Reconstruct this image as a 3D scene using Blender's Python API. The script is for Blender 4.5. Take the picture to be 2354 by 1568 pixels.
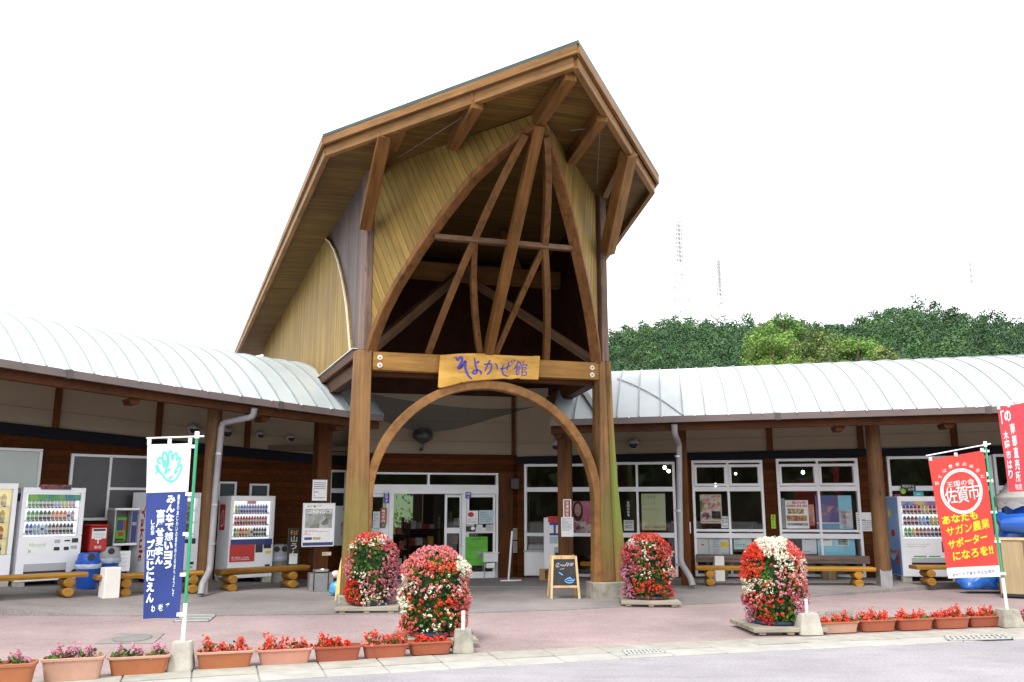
import bpy, bmesh, math, random
import numpy as np
from mathutils import Vector, Matrix
for o in list(bpy.data.objects): bpy.data.objects.remove(o)
S = bpy.context.scene
COL = S.collection
R = math.radians

# ------------------------------------------------------------ camera
FPX, CX, CY, HY, EYE = 1960.0, 1177.0, 784.0, 1160.0, 1.6     # focal length, centre and horizon of the photograph in a 2354 px wide view
TH = math.atan((HY - CY) / FPX)
cam_d = bpy.data.cameras.new("camera"); cam = bpy.data.objects.new("camera", cam_d); COL.objects.link(cam)
cam.location = (0, 0, EYE); cam.rotation_euler = (math.pi/2 + TH, 0, 0)
cam_d.sensor_width = 36; cam_d.lens = FPX/2354*36; cam_d.clip_start = .1; cam_d.clip_end = 3000
S.camera = cam
# ------------------------------------------------------------ world: bright overcast sky
W = bpy.data.worlds.new("World"); S.world = W; W.use_nodes = True
nt = W.node_tree; bg = nt.nodes["Background"]
sky = nt.nodes.new("ShaderNodeTexSky"); sky.sky_type = 'NISHITA'; sky.sun_disc = False
SUN_EL, SUN_AZ = 56, 205          # azimuth of the sun measured clockwise from +Y: behind the camera, to the left
sky.sun_elevation = R(SUN_EL); sky.sun_rotation = R(SUN_AZ)
mixn = nt.nodes.new("ShaderNodeMixRGB"); mixn.inputs[0].default_value = .85
mixn.inputs[2].default_value = (13.4, 13.5, 13.7, 1)      # the cloud layer
nt.links.new(sky.outputs[0], mixn.inputs[1]); nt.links.new(mixn.outputs[0], bg.inputs[0]); bg.inputs[1].default_value = .1
sl = bpy.data.lights.new("sun", 'SUN'); sl.energy = 1.5; sl.angle = R(12); sl.color = (1, .97, .92)
so = bpy.data.objects.new("sun", sl); COL.objects.link(so)
sd = Vector((math.sin(R(SUN_AZ))*math.cos(R(SUN_EL)), math.cos(R(SUN_AZ))*math.cos(R(SUN_EL)), math.sin(R(SUN_EL))))
so.rotation_euler = sd.to_track_quat('Z', 'Y').to_euler(); so.location = (0, -20, 30)
S.view_settings.view_transform = 'Standard'; S.view_settings.look = 'None'; S.view_settings.gamma = 1
S.view_settings.exposure = 1.02
S.cycles.max_bounces = 6; S.cycles.transparent_max_bounces = 12; S.cycles.diffuse_bounces = 4; S.cycles.glossy_bounces = 3
S.cycles.use_denoising = True

# ------------------------------------------------------------ measuring helpers (a pixel of the photograph -> a point on a known surface)
CT, ST = math.cos(TH), math.sin(TH)
EYEP = Vector((0, 0, EYE))
def ray(u, v):
    x = (u-CX)/FPX; up = -(v-CY)/FPX
    return Vector((x, CT-ST*up, ST+CT*up))
def atY(u, v, Y):
    d = ray(u, v); return EYEP + d*(Y/d.y)
def atZ(u, v, z):
    d = ray(u, v); return EYEP + d*((z-EYE)/d.z)
class Frame:                                   # a straight building line: x along it, y away from the viewer, z up
    def __init__(s, ox, oy, yaw):
        s.o = Vector((ox, oy, 0)); s.yaw = R(yaw); s.M = Matrix.Translation(s.o) @ Matrix.Rotation(s.yaw, 4, 'Z'); s.I = s.M.inverted()
    def W(s, p): return s.M @ Vector(p)
    def inv(s, p): return s.I @ Vector(p)
    def px(s, u, v, y=0.):
        d = s.I.to_3x3() @ ray(u, v); c = s.I @ EYEP
        return c + d*((y-c.y)/d.y)
class Arc:                                     # a concave curved building line, yaw at x=0 and radius given
    def __init__(s, ox, oy, yaw, rad):
        s.yaw0 = R(yaw); s.R = rad
        s.C = Vector((ox, oy, 0)) + Vector((math.sin(s.yaw0), -math.cos(s.yaw0), 0))*rad
    def W(s, p):
        a = s.yaw0 - p[0]/s.R
        return s.C + Vector((-math.sin(a), math.cos(a), 0))*(s.R+p[1]) + Vector((0, 0, p[2]))
    def inv(s, p):
        d = Vector((p[0], p[1], 0)) - s.C; a = math.atan2(-d.x, d.y)
        return Vector(((s.yaw0-a)*s.R, d.length - s.R, p[2]))
    def yaw(s, x): return s.yaw0 - x/s.R
    def px(s, u, v, y=0.):
        d = ray(u, v); rr = s.R+y
        ax, ay = EYEP.x-s.C.x, EYEP.y-s.C.y
        A = d.x*d.x+d.y*d.y; B = 2*(ax*d.x+ay*d.y); Cc = ax*ax+ay*ay-rr*rr
        t = (-B+math.sqrt(B*B-4*A*Cc))/(2*A)
        return s.inv(EYEP+d*t)
LW = Arc(-3.9, 18.6, 31, 30.)                  # left wing wall line
RW = Frame(.1, 19.4, -10)                      # right wing wall line
HW = Frame(.2, 19.5, 14)                       # entrance hall wall line
TF = Frame(-.42, 14.53, 16.5)                  # front line of the timber porch
def lift(x): return .062*max(0., -x)           # the left wing climbs a little away from the porch
def zfloor(X, Y):
    z = 0.
    p = LW.inv((X, Y, 0))
    if p.x < 0 and p.y > -4:
        z = max(z, min(.045*(-p.x), .3)*min(1., max(0., (p.y+3.2)/2.6)))
    q = RW.inv((X, Y, 0))
    if q.x > 0: z = max(z, min(.014*q.x, .2)*min(1., max(0., (q.y+3.0)/3.0)))
    return z
def G(u, v):
    z = 0.
    for _ in range(25):
        p = atZ(u, v, z); z = .6*z+.4*zfloor(p.x, p.y)
    p.z = zfloor(p.x, p.y)
    return p
def ppm(p):                                    # photograph pixels per metre at a point
    q = Vector(p)-EYEP; return FPX/(q.y*CT+q.z*ST)

# ------------------------------------------------------------ objects
def setp(o, label=None, cat=None, group=None, kind=None):
    if label: o["label"] = label
    if cat: o["category"] = cat
    if group: o["group"] = group
    if kind: o["kind"] = kind
    return o
def thing(name, label, cat, loc=(0, 0, 0), rotz=0., group=None):
    o = bpy.data.objects.new(name, None); COL.objects.link(o); o.empty_display_size = .2
    o.location = loc; o.rotation_euler = (0, 0, rotz)
    return setp(o, label, cat, group)
def link(name, me, parent=None, world=False, mtx=None):
    o = bpy.data.objects.new(name, me); COL.objects.link(o)
    if mtx is not None: o.matrix_basis = mtx
    if parent is not None:
        o.parent = parent
        if world: o.matrix_parent_inverse = (Matrix.Translation(parent.location) @ parent.rotation_euler.to_matrix().to_4x4()).inverted()
    return o
def copy_tree(o, parent=None):
    c = o.copy(); COL.objects.link(c)
    if parent is not None: c.parent = parent
    for ch in list(o.children): copy_tree(ch, c)
    return c
class MB:
    def __init__(s, tf=None): s.v = []; s.f = []; s.m = []; s.tf = tf
    def add(s, vs, fs, mi=0):
        b = len(s.v); s.v += [tuple(x) for x in vs]; s.f += [tuple(b+i for i in f) for f in fs]; s.m += [mi]*len(fs); return s
    def box(s, x0, x1, y0, y1, z0, z1, mi=0, n=1, dz=None):
        vs = []
        for i in range(n+1):
            x = x0+(x1-x0)*i/n; d = dz(x) if dz else 0
            vs += [(x, y0, z0+d), (x, y1, z0+d), (x, y1, z1+d), (x, y0, z1+d)]
        fs = [(0, 1, 2, 3)[::1], (4*n, 4*n+3, 4*n+2, 4*n+1)]
        for i in range(n):
            a = 4*i; b = a+4
            for k in range(4): fs.append((a+k, b+k, b+(k+1) % 4, a+(k+1) % 4))
        return s.add(vs, fs, mi)
    def obox(s, c, size, rot=None, mi=0):
        h = [q/2 for q in size]; vs = []
        for x in (-1, 1):
            for y in (-1, 1):
                for z in (-1, 1):
                    p = Vector((x*h[0], y*h[1], z*h[2])); vs.append((rot @ p if rot else p)+Vector(c))
        return s.add(vs, [(0, 1, 3, 2), (4, 6, 7, 5), (0, 4, 5, 1), (2, 3, 7, 6), (0, 2, 6, 4), (1, 5, 7, 3)], mi)
    def loft(s, rings, mi=0, cap0=True, cap1=True, closed=True):
        n = len(rings[0]); vs = [p for r in rings for p in r]; fs = []
        for i in range(len(rings)-1):
            for k in range(n if closed else n-1):
                a = i*n+k; b = i*n+(k+1) % n; fs.append((a, b, b+n, a+n))
        if cap0: fs.append(tuple(reversed(range(n))))
        if cap1: fs.append(tuple((len(rings)-1)*n+k for k in range(n)))
        return s.add(vs, fs, mi)
    def prism(s, poly, y0, y1, mi=0):           # poly in (x, z)
        return s.loft([[(x, y0, z) for x, z in poly], [(x, y1, z) for x, z in poly]], mi)
    def flat(s, poly, z0, z1, mi=0):            # poly in (x, y)
        return s.loft([[(x, y, z0) for x, y in poly], [(x, y, z1) for x, y in poly]], mi)
    def tube(s, pts, r, n=8, mi=0, cap=True):
        pts = [Vector(p) for p in pts]; rr = r if isinstance(r, (list, tuple)) else [r]*len(pts); rings = []; up = None
        for i, p in enumerate(pts):
            t = (pts[min(i+1, len(pts)-1)]-pts[max(i-1, 0)]).normalized()
            if up is None: up = Vector((0, 0, 1)) if abs(t.z) < .9 else Vector((1, 0, 0))
            a = t.cross(up).normalized(); b = a.cross(t).normalized(); up = b
            rings.append([p+a*(rr[i]*math.cos(2*math.pi*k/n))+b*(rr[i]*math.sin(2*math.pi*k/n)) for k in range(n)])
        return s.loft(rings, mi, cap, cap)
    def lathe(s, prof, n=16, c=(0, 0, 0), mi=0):
        rings = [[(c[0]+r*math.cos(2*math.pi*k/n), c[1]+r*math.sin(2*math.pi*k/n), c[2]+z) for k in range(n)] for r, z in prof]
        return s.loft(rings, mi)
    def sweep(s, pts, side, w, h, mi=0):        # rectangle w along 'side' (vector or list), h across it
        pts = [Vector(p) for p in pts]; rings = []
        for i, p in enumerate(pts):
            t = (pts[min(i+1, len(pts)-1)]-pts[max(i-1, 0)]).normalized()
            a = Vector(side[i] if isinstance(side, list) else side); a = (a-t*a.dot(t)).normalized(); b = t.cross(a)
            rings.append([p+a*(w*x/2)+b*(h*y/2) for x, y in ((-1, -1), (1, -1), (1, 1), (-1, 1))])
        return s.loft(rings, mi)
    def ball(s, c, r, n=8, mi=0, sq=(1, 1, 1)):
        prof = [(max(.02, math.sin(math.pi*i/n)), -math.cos(math.pi*i/n)) for i in range(n+1)]
        rings = [[(c[0]+a*r*sq[0]*math.cos(2*math.pi*k/(n+2)), c[1]+a*r*sq[1]*math.sin(2*math.pi*k/(n+2)), c[2]+b*r*sq[2]) for k in range(n+2)] for a, b in prof]
        return s.loft(rings, mi)
    def build(s, name, mats, parent=None, world=False, mtx=None, smooth=False, bevel=0.):
        me = bpy.data.meshes.new(name)
        vs = [tuple(s.tf(p)) for p in s.v] if s.tf else s.v
        me.from_pydata(vs, [], s.f)
        mats = mats if isinstance(mats, (list, tuple)) else [mats]
        for m in mats: me.materials.append(m)
        if len(mats) > 1: me.polygons.foreach_set("material_index", s.m)
        bm = bmesh.new(); bm.from_mesh(me); bmesh.ops.recalc_face_normals(bm, faces=bm.faces)
        if bevel: bmesh.ops.bevel(bm, geom=list(bm.edges), offset=bevel, segments=1, affect='EDGES', clamp_overlap=True)
        bm.to_mesh(me); bm.free()
        if smooth:
            me.shade_smooth()
            if smooth != 'all': me.set_sharp_from_angle(angle=R(40))
        me.update()
        return link(name, me, parent, world, mtx)
def bar(name, p, q, w, h, mat, parent, up=(0, 0, 1), world=True, bevel=.006):   # a timber from p to q with its grain along its own x axis
    p, q = Vector(p), Vector(q); x = (q-p); L = x.length; x.normalize(); y = Vector(up).cross(x).normalized(); z = x.cross(y)
    m = Matrix((x, y, z)).transposed().to_4x4(); m.translation = p
    return MB().box(0, L, -w/2, w/2, -h/2, h/2).build(name, mat, parent, world, m, bevel=bevel)
def np_quads(name, V, mats, mi=None, parent=None, world=False, smooth=False):    # V: (n, 4, 3)
    n = len(V); me = bpy.data.meshes.new(name)
    me.vertices.add(n*4); me.vertices.foreach_set("co", V.reshape(-1).astype(np.float32))
    me.loops.add(n*4); me.loops.foreach_set("vertex_index", np.arange(n*4, dtype=np.int32))
    me.polygons.add(n); me.polygons.foreach_set("loop_start", np.arange(0, n*4, 4, dtype=np.int32)); me.polygons.foreach_set("loop_total", np.full(n, 4, dtype=np.int32))
    mats = mats if isinstance(mats, (list, tuple)) else [mats]
    for m in mats: me.materials.append(m)
    if mi is not None: me.polygons.foreach_set("material_index", np.asarray(mi, dtype=np.int32))
    me.update(calc_edges=True); me.validate()
    return link(name, me, parent, world)
rng = np.random.default_rng(7); random.seed(7)
def rand_quads(P, size, normal=None, flat=.6, aspect=1.):      # one small randomly turned leaf at each point
    n = len(P); a = rng.normal(size=(n, 3))
    if normal is not None: a = normal + flat*a*np.linalg.norm(normal, axis=1, keepdims=True)
    a /= np.linalg.norm(a, axis=1, keepdims=True)+1e-9
    b = np.cross(a, rng.normal(size=(n, 3))); b /= np.linalg.norm(b, axis=1, keepdims=True)+1e-9
    c = np.cross(a, b); s = np.asarray(size).reshape(-1, 1)*np.ones((n, 1))*rng.uniform(.7, 1.3, (n, 1))/2
    b = b*s*aspect; c = c*s
    return np.stack([P-b*.9-c*.5, P+b*.2-c, P+b*1.1+c*.2, P-b*.1+c], 1)

# ------------------------------------------------------------ lettering
_gl = {}
def glyphs(txt, bold=.0):
    k = (txt, bold)
    if k not in _gl:
        c = bpy.data.curves.new("t", 'FONT'); c.body = txt; c.resolution_u = 2; c.offset = bold
        o = bpy.data.objects.new("t", c); COL.objects.link(o)
        dg = bpy.context.evaluated_depsgraph_get(); dg.update()
        m = bpy.data.meshes.new_from_object(o.evaluated_get(dg))
        vs = np.array([v.co[:2] for v in m.vertices]) if len(m.vertices) else np.zeros((1, 2)); fs = [tuple(p.vertices) for p in m.polygons]
        lo, hi = vs.min(0), vs.max(0); vs = (vs-lo)/np.maximum(hi-lo, 1e-6)
        bpy.data.objects.remove(o); bpy.data.curves.remove(c); bpy.data.meshes.remove(m)
        _gl[k] = (vs, fs)
    return _gl[k]
def put(mb, txt, x0, x1, z0, z1, y=0., mi=0, bold=0., fn=None):    # fit a text in a rectangle of a surface facing -y
    if any(ord(ch) >= 0x4e00 for ch in txt): bold = min(bold, .014)
    vs, fs = glyphs(txt, bold); out = []
    for a, b in vs:
        p = (x0+(x1-x0)*a, y, z0+(z1-z0)*b); out.append(fn(*p) if fn else p)
    mb.add(out, fs, mi)
def stroke(mb, pts, r, fn, mi=0):                                   # a brush stroke: a flat ribbon with round ends, fn maps (x, y) to a point
    pts = [np.array(p, float) for p in pts]; P = [pts[0]]
    for i in range(len(pts)-1):                                     # Catmull-Rom
        p0 = pts[max(i-1, 0)]; p1 = pts[i]; p2 = pts[i+1]; p3 = pts[min(i+2, len(pts)-1)]
        for t in (.25, .5, .75, 1.):
            P.append(.5*((2*p1)+(-p0+p2)*t+(2*p0-5*p1+4*p2-p3)*t*t+(-p0+3*p1-3*p2+p3)*t**3))
    n = len(P); L = []; Rr = []
    for i in range(n):
        t = P[min(i+1, n-1)]-P[max(i-1, 0)]; t = t/(np.linalg.norm(t)+1e-9); nn = np.array([-t[1], t[0]])
        f = i/(n-1); w = (r(f) if callable(r) else r)*min(1, .55+4*min(f, 1-f))
        L.append(P[i]+nn*w); Rr.append(P[i]-nn*w)
    ring = L+Rr[::-1]
    mb.add([fn(*p) for p in L+Rr], [(i, i+1, n+i+1, n+i) for i in range(n-1)], mi)
# ------------------------------------------------------------ materials
def nmat(name):
    m = bpy.data.materials.new(name); m.use_nodes = True; nt = m.node_tree
    return m, nt, nt.nodes["Principled BSDF"]
def N(nt, t, **k):
    n = nt.nodes.new("ShaderNode"+t)
    for a, b in k.items(): setattr(n, a, b)
    return n
def mix(nt, f, a, b, mode='MIX'):
    n = N(nt, "MixRGB", blend_type=mode)
    for i, x in enumerate((f, a, b)):
        if hasattr(x, 'is_linked') or hasattr(x, 'links'): nt.links.new(x, n.inputs[i])
        else: n.inputs[i].default_value = x if i == 0 else (*x[:3], 1)
    return n.outputs[0]
def noise(nt, vec, scale, detail=4, rough=.6):
    n = N(nt, "TexNoise"); n.inputs["Scale"].default_value = scale; n.inputs["Detail"].default_value = detail; n.inputs["Roughness"].default_value = rough
    if vec is not None: nt.links.new(vec, n.inputs["Vector"])
    return n.outputs[0]
def ramp(nt, fac, stops, interp='LINEAR'):
    r = N(nt, "ValToRGB"); r.color_ramp.interpolation = interp; e = r.color_ramp.elements
    while len(e) < len(stops): e.new(.5)
    for i, (p, c) in enumerate(stops): e[i].position = p; e[i].color = (*c, 1) if len(c) == 3 else c
    nt.links.new(fac, r.inputs[0]); return r.outputs[0]
def coords(nt, scale=(1, 1, 1), rot=(0, 0, 0), kind="Object"):
    t = N(nt, "TexCoord"); m = N(nt, "Mapping"); m.inputs["Scale"].default_value = scale; m.inputs["Rotation"].default_value = rot
    nt.links.new(t.outputs[kind], m.inputs[0]); return m.outputs[0]
def bump(nt, bs, h, strength=.2, dist=.01):
    b = N(nt, "Bump"); b.inputs["Strength"].default_value = strength; b.inputs["Distance"].default_value = dist
    nt.links.new(h, b.inputs["Height"]); nt.links.new(b.outputs[0], bs.inputs["Normal"])
def mul(c, k): return tuple(min(1, x*k) for x in c)
def math_(nt, op, a, b=None, c=None):
    n = N(nt, "Math", operation=op)
    for i, x in enumerate((a, b, c)):
        if x is None: continue
        if hasattr(x, 'links'): nt.links.new(x, n.inputs[i])
        else: n.inputs[i].default_value = x
    return n.outputs[0]
def M_plain(name, c, rough=.6, var=.12, scale=5., bmp=0., metal=0., spec=.5, emit=0.):
    m, nt, b = nmat(name); v = coords(nt)
    f = noise(nt, v, scale, 5)
    col = ramp(nt, f, [(.3, mul(c, 1-var)), (.7, mul(c, 1+var))])
    nt.links.new(col, b.inputs["Base Color"]); b.inputs["Roughness"].default_value = rough; b.inputs["Metallic"].default_value = metal
    b.inputs["Specular IOR Level"].default_value = spec
    if bmp: bump(nt, b, noise(nt, v, scale*12, 3), bmp)
    if emit: nt.links.new(col, b.inputs["Emission Color"]); b.inputs["Emission Strength"].default_value = emit
    return m
def M_wood(name, c1, c2, rough=.55, axis=0, fine=1., stain=None, spec=.12):      # grain along the object's x (or z) axis
    m, nt, b = nmat(name); s = [16*fine]*3; s[axis] = .7
    v = coords(nt, tuple(s)); f = noise(nt, v, 1.3, 6, .65)
    col = ramp(nt, f, [(.2, c1), (.5, tuple((x+y)/2 for x, y in zip(c1, c2))), (.82, c2)])
    big = noise(nt, coords(nt), .9, 3)
    col = mix(nt, 1., col, ramp(nt, big, [(.3, (.72, .72, .72)), (.7, (1.2, 1.17, 1.12))]), 'MULTIPLY')
    s2 = [5*fine]*3; s2[axis] = .8; w2 = noise(nt, coords(nt, tuple(s2)), 1.7, 5, .7)      # water marks and darker heartwood
    col = mix(nt, 1., col, ramp(nt, w2, [(.34, (.66, .63, .6)), (.5, (1, 1, 1)), (.68, (1.08, 1.06, 1.03))]), 'MULTIPLY')
    s3 = [3.4]*3; s3[axis] = 1.5; kn = N(nt, "TexVoronoi"); kn.inputs["Scale"].default_value = 1.; nt.links.new(coords(nt, tuple(s3)), kn.inputs["Vector"])
    col = mix(nt, ramp(nt, kn.outputs["Distance"], [(.05, (.75, .75, .75)), (.1, (0, 0, 0))]), col, mul(c1, .55))
    if stain: col = stain(nt, col)
    nt.links.new(col, b.inputs["Base Color"]); b.inputs["Roughness"].default_value = rough; b.inputs["Specular IOR Level"].default_value = spec
    bump(nt, b, f, .25, .004); return m
def M_boards(name, c1, c2, w, across=0, along=2, rot=(0, 0, 0), groove=.07, rough=.6, dark=.35, spec=.1, streak=None):
    m, nt, b = nmat(name); v = coords(nt, rot=rot); sep = N(nt, "SeparateXYZ"); nt.links.new(v, sep.inputs[0])
    t = math_(nt, 'DIVIDE', sep.outputs[across], w); fr = math_(nt, 'FRACT', t); fl = math_(nt, 'FLOOR', t)
    g = math_(nt, 'LESS_THAN', fr, groove)
    wn = N(nt, "TexWhiteNoise", noise_dimensions='1D'); nt.links.new(fl, wn.inputs["W"])
    s = [14.]*3; s[along] = .9; mp = N(nt, "Mapping"); mp.inputs["Scale"].default_value = s; nt.links.new(v, mp.inputs[0])
    add = N(nt, "VectorMath", operation='ADD'); nt.links.new(mp.outputs[0], add.inputs[0]); nt.links.new(wn.outputs["Color"], add.inputs[1])
    f = noise(nt, add.outputs[0], 1.2, 6, .65)
    col = ramp(nt, f, [(.22, c1), (.78, c2)])
    col = mix(nt, 1., col, ramp(nt, wn.outputs["Value"], [(0, (.78, .77, .74)), (1, (1.16, 1.14, 1.1))]), 'MULTIPLY')
    big = noise(nt, coords(nt), .6, 3)
    col = mix(nt, 1., col, ramp(nt, big, [(.3, (.8, .8, .8)), (.7, (1.12, 1.1, 1.06))]), 'MULTIPLY')
    if streak: col = streak(nt, col)
    col = mix(nt, g, col, mul(c1, dark))
    nt.links.new(col, b.inputs["Base Color"]); b.inputs["Roughness"].default_value = rough; b.inputs["Specular IOR Level"].default_value = spec
    h = math_(nt, 'SUBTRACT', f, math_(nt, 'MULTIPLY', g, 2.)); bump(nt, b, h, .35, .006); return m
def M_asphalt(name, c, speck=(.75, 1.35), stain=.16, rough=.85, spots=True):
    m, nt, b = nmat(name); v = coords(nt)
    f = noise(nt, v, 95, 3, .8); col = ramp(nt, f, [(.3, mul(c, speck[0])), (.5, c), (.72, mul(c, speck[1]))])
    f3 = noise(nt, v, 34, 2, .9); col = mix(nt, 1., col, ramp(nt, f3, [(.36, (.84, .84, .84)), (.5, (1, 1, 1)), (.66, (1.16, 1.16, 1.16))]), 'MULTIPLY')
    big = noise(nt, v, .55, 6, .62); col = mix(nt, 1., col, ramp(nt, big, [(.3, (1-stain*1.3,)*3), (.55, (1, 1, 1)), (.75, (1+stain,)*3)]), 'MULTIPLY')
    mid = noise(nt, coords(nt, (1, 3.2, 1)), 1.7, 5, .7); col = mix(nt, 1., col, ramp(nt, mid, [(.28, (.86, .85, .85)), (.5, (1, 1, 1)), (.8, (1.07, 1.06, 1.06))]), 'MULTIPLY')
    if spots:
        vo = N(nt, "TexVoronoi"); vo.inputs["Scale"].default_value = 26; nt.links.new(v, vo.inputs["Vector"])
        col = mix(nt, ramp(nt, vo.outputs["Distance"], [(.0, (1, 1, 1)), (.09, (0, 0, 0))]), col, mul(c, 1.7))
    nt.links.new(col, b.inputs["Base Color"]); b.inputs["Roughness"].default_value = rough; b.inputs["Specular IOR Level"].default_value = .25
    bump(nt, b, f, .3, .006); return m
def M_glass(name, tint=(.96, .97, .965), ior=1.45, rough=.01):
    m, nt, b = nmat(name); out = nt.nodes["Material Output"]
    tr = N(nt, "BsdfTransparent"); tr.inputs[0].default_value = (*tint, 1); gl = N(nt, "BsdfGlossy"); gl.inputs["Roughness"].default_value = rough
    fr = N(nt, "Fresnel"); fr.inputs[0].default_value = ior; mx = N(nt, "MixShader")
    nt.links.new(fr.outputs[0], mx.inputs[0]); nt.links.new(tr.outputs[0], mx.inputs[1]); nt.links.new(gl.outputs[0], mx.inputs[2]); nt.links.new(mx.outputs[0], out.inputs[0]); return m
def M_print(name, cols, scale=12., seedv=0.):          # a printed picture: patches of ink with softer blotches
    m, nt, b = nmat(name); v = coords(nt, rot=(seedv, seedv*.7, seedv*1.3))
    n1 = noise(nt, v, scale*.35, 2); dist = N(nt, "VectorMath", operation='ADD'); nt.links.new(v, dist.inputs[0])
    vo = N(nt, "TexVoronoi"); vo.inputs["Scale"].default_value = scale; nt.links.new(v, vo.inputs["Vector"])
    sp = N(nt, "SeparateColor"); nt.links.new(vo.outputs["Color"], sp.inputs[0])
    k = len(cols); col = ramp(nt, math_(nt, 'ADD', math_(nt, 'MULTIPLY', sp.outputs[0], .55), math_(nt, 'MULTIPLY', n1, .45)), [((i+.5)/k*.8+.1, c) for i, c in enumerate(cols)], 'EASE')
    nt.links.new(col, b.inputs["Base Color"]); b.inputs["Roughness"].default_value = .45; return m
def M_emit(name, c, s):
    m, nt, b = nmat(name); b.inputs["Base Color"].default_value = (*c, 1); b.inputs["Emission Color"].default_value = (*c, 1); b.inputs["Emission Strength"].default_value = s; return m
def M_leaf(name, c, var=.35, scale=3., rough=.55, trans=.25):
    m, nt, b = nmat(name); f = noise(nt, coords(nt), scale, 4, .7)
    col = ramp(nt, f, [(.3, mul(c, 1-var)), (.7, mul(c, 1+var))]); nt.links.new(col, b.inputs["Base Color"]); b.inputs["Roughness"].default_value = rough
    b.inputs["Specular IOR Level"].default_value = .3
    if trans:
        t = N(nt, "BsdfTranslucent"); nt.links.new(col, t.inputs[0]); mx = N(nt, "MixShader"); mx.inputs[0].default_value = trans
        nt.links.new(b.outputs[0], mx.inputs[1]); nt.links.new(t.outputs[0], mx.inputs[2]); nt.links.new(mx.outputs[0], nt.nodes["Material Output"].inputs[0])
    return m
def zmoss(z0, z1, peak, col=(.16, .2, .03), amount=.85):         # algae on the lower part of a post (height measured in the object's z)
    def fn(nt, c):
        v = coords(nt); sep = N(nt, "SeparateXYZ"); nt.links.new(v, sep.inputs[0])
        zz = math_(nt, 'ADD', sep.outputs[2], math_(nt, 'MULTIPLY', math_(nt, 'SUBTRACT', noise(nt, coords(nt, (9, 9, 1.2)), 1.5, 4), .5), 1.3))
        m = math_(nt, 'SUBTRACT', 1., math_(nt, 'ABSOLUTE', math_(nt, 'DIVIDE', math_(nt, 'SUBTRACT', zz, peak), (z1-z0)/2)))
        m = math_(nt, 'MULTIPLY', math_(nt, 'MINIMUM', math_(nt, 'MAXIMUM', math_(nt, 'MULTIPLY', m, 1.6), 0.), 1.), amount)
        c = mix(nt, m, c, col)
        sc = noise(nt, coords(nt, (30, 30, 3.)), 1.2, 5, .75)
        return mix(nt, ramp(nt, sc, [(.66, (0, 0, 0)), (.74, (.8, .8, .8))]), c, (.55, .45, .36))
    return fn
def wstreak(col=(.6, .58, .58), thr=.68, scale=(16, 16, 2.2)):
    def fn(nt, c):
        sc = noise(nt, coords(nt, scale), 1.1, 5, .75)
        return mix(nt, ramp(nt, sc, [(thr, (0, 0, 0)), (thr+.06, (.85, .85, .85))]), c, col)
    return fn

m_road = M_asphalt("road_asphalt", (.29, .275, .29))
m_apron = M_asphalt("pink_asphalt", (.31, .238, .232), stain=.2)
m_slab = M_asphalt("grey_paving", (.25, .226, .217), speck=(.88, 1.12), stain=.25, spots=False)
m_conc = M_plain("concrete", (.4, .375, .32), .9, .28, 3.5, .4)
m_conc2 = M_plain("old_concrete", (.3, .28, .23), .9, .4, 5, .5)
m_kerb = M_plain("kerb_concrete", (.3, .285, .245), .9, .2, 4, .35)
m_gutterc = M_plain("gutter_concrete", (.34, .33, .3), .9, .16, 3, .3)
m_iron = M_plain("cast_iron", (.18, .175, .17), .6, .25, 20, .2, .3)
m_honey = M_boards("honey_siding", (.18, .118, .03), (.35, .238, .074), .115, 0, 2, (0, 0, 0), .06)
m_honey_d = M_boards("honey_siding_slanted", (.19, .124, .034), (.365, .25, .08), .13, 0, 2, (0, R(27), 0), .07)
m_beam = M_wood("brown_timber", (.105, .047, .014), (.23, .112, .036))
m_beam2 = M_wood("light_brown_timber", (.145, .074, .027), (.295, .158, .06))
m_collar = M_wood("faded_timber", (.085, .046, .024), (.18, .105, .06), stain=wstreak((.35, .28, .24), .74))
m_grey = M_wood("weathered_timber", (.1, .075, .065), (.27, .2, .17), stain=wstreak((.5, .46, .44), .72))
m_postz = M_wood("post_timber", (.135, .073, .03), (.28, .158, .07), axis=2, stain=zmoss(.4, 2.1, 1.25, (.17, .17, .045), .5))
m_postm = M_wood("mossy_post_timber", (.17, .095, .04), (.34, .21, .09), axis=2, stain=zmoss(.6, 3.1, 1.8, (.19, .235, .05), .9))
m_postg = M_wood("grey_post_timber", (.11, .075, .06), (.25, .17, .14), axis=2, stain=wstreak((.45, .4, .38), .75))
m_darkw = M_boards("dark_brown_siding", (.045, .0115, .0025), (.105, .032, .007), .13, 2, 0, (0, 0, 0), .05, spec=.06)
m_darkp = M_wood("dark_brown_timber", (.06, .019, .005), (.125, .044, .011), axis=2)
m_darkh = M_wood("dark_brown_beam", (.05, .017, .005), (.1, .036, .011), axis=0)
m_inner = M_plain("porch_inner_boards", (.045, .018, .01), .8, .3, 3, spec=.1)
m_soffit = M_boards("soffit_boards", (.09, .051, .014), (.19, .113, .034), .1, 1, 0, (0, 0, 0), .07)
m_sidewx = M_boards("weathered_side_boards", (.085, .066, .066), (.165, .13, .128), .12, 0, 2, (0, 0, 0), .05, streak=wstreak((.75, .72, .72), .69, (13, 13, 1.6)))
m_copper = M_plain("green_roof_edge", (.02, .045, .042), .45, .2, 4)
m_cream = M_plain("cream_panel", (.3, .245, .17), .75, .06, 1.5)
m_line = M_plain("panel_joint", (.2, .15, .1), .8)
m_navy = M_plain("navy_band", (.007, .008, .013), .7, .2, spec=.15)
m_roof = M_plain("pale_roof_sheet", (.45, .495, .5), .4, .13, .8, spec=.6)
m_roofs = M_plain("roof_seam", (.26, .295, .3), .4, .1, 2)
m_joint = M_plain("gutter_joint", (.07, .06, .058), .5)
m_gut = M_plain("brown_gutter", (.13, .1, .095), .5, .15, 2)
m_pipe = M_plain("grey_downpipe", (.27, .262, .272), .5, .12, 3)
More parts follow.
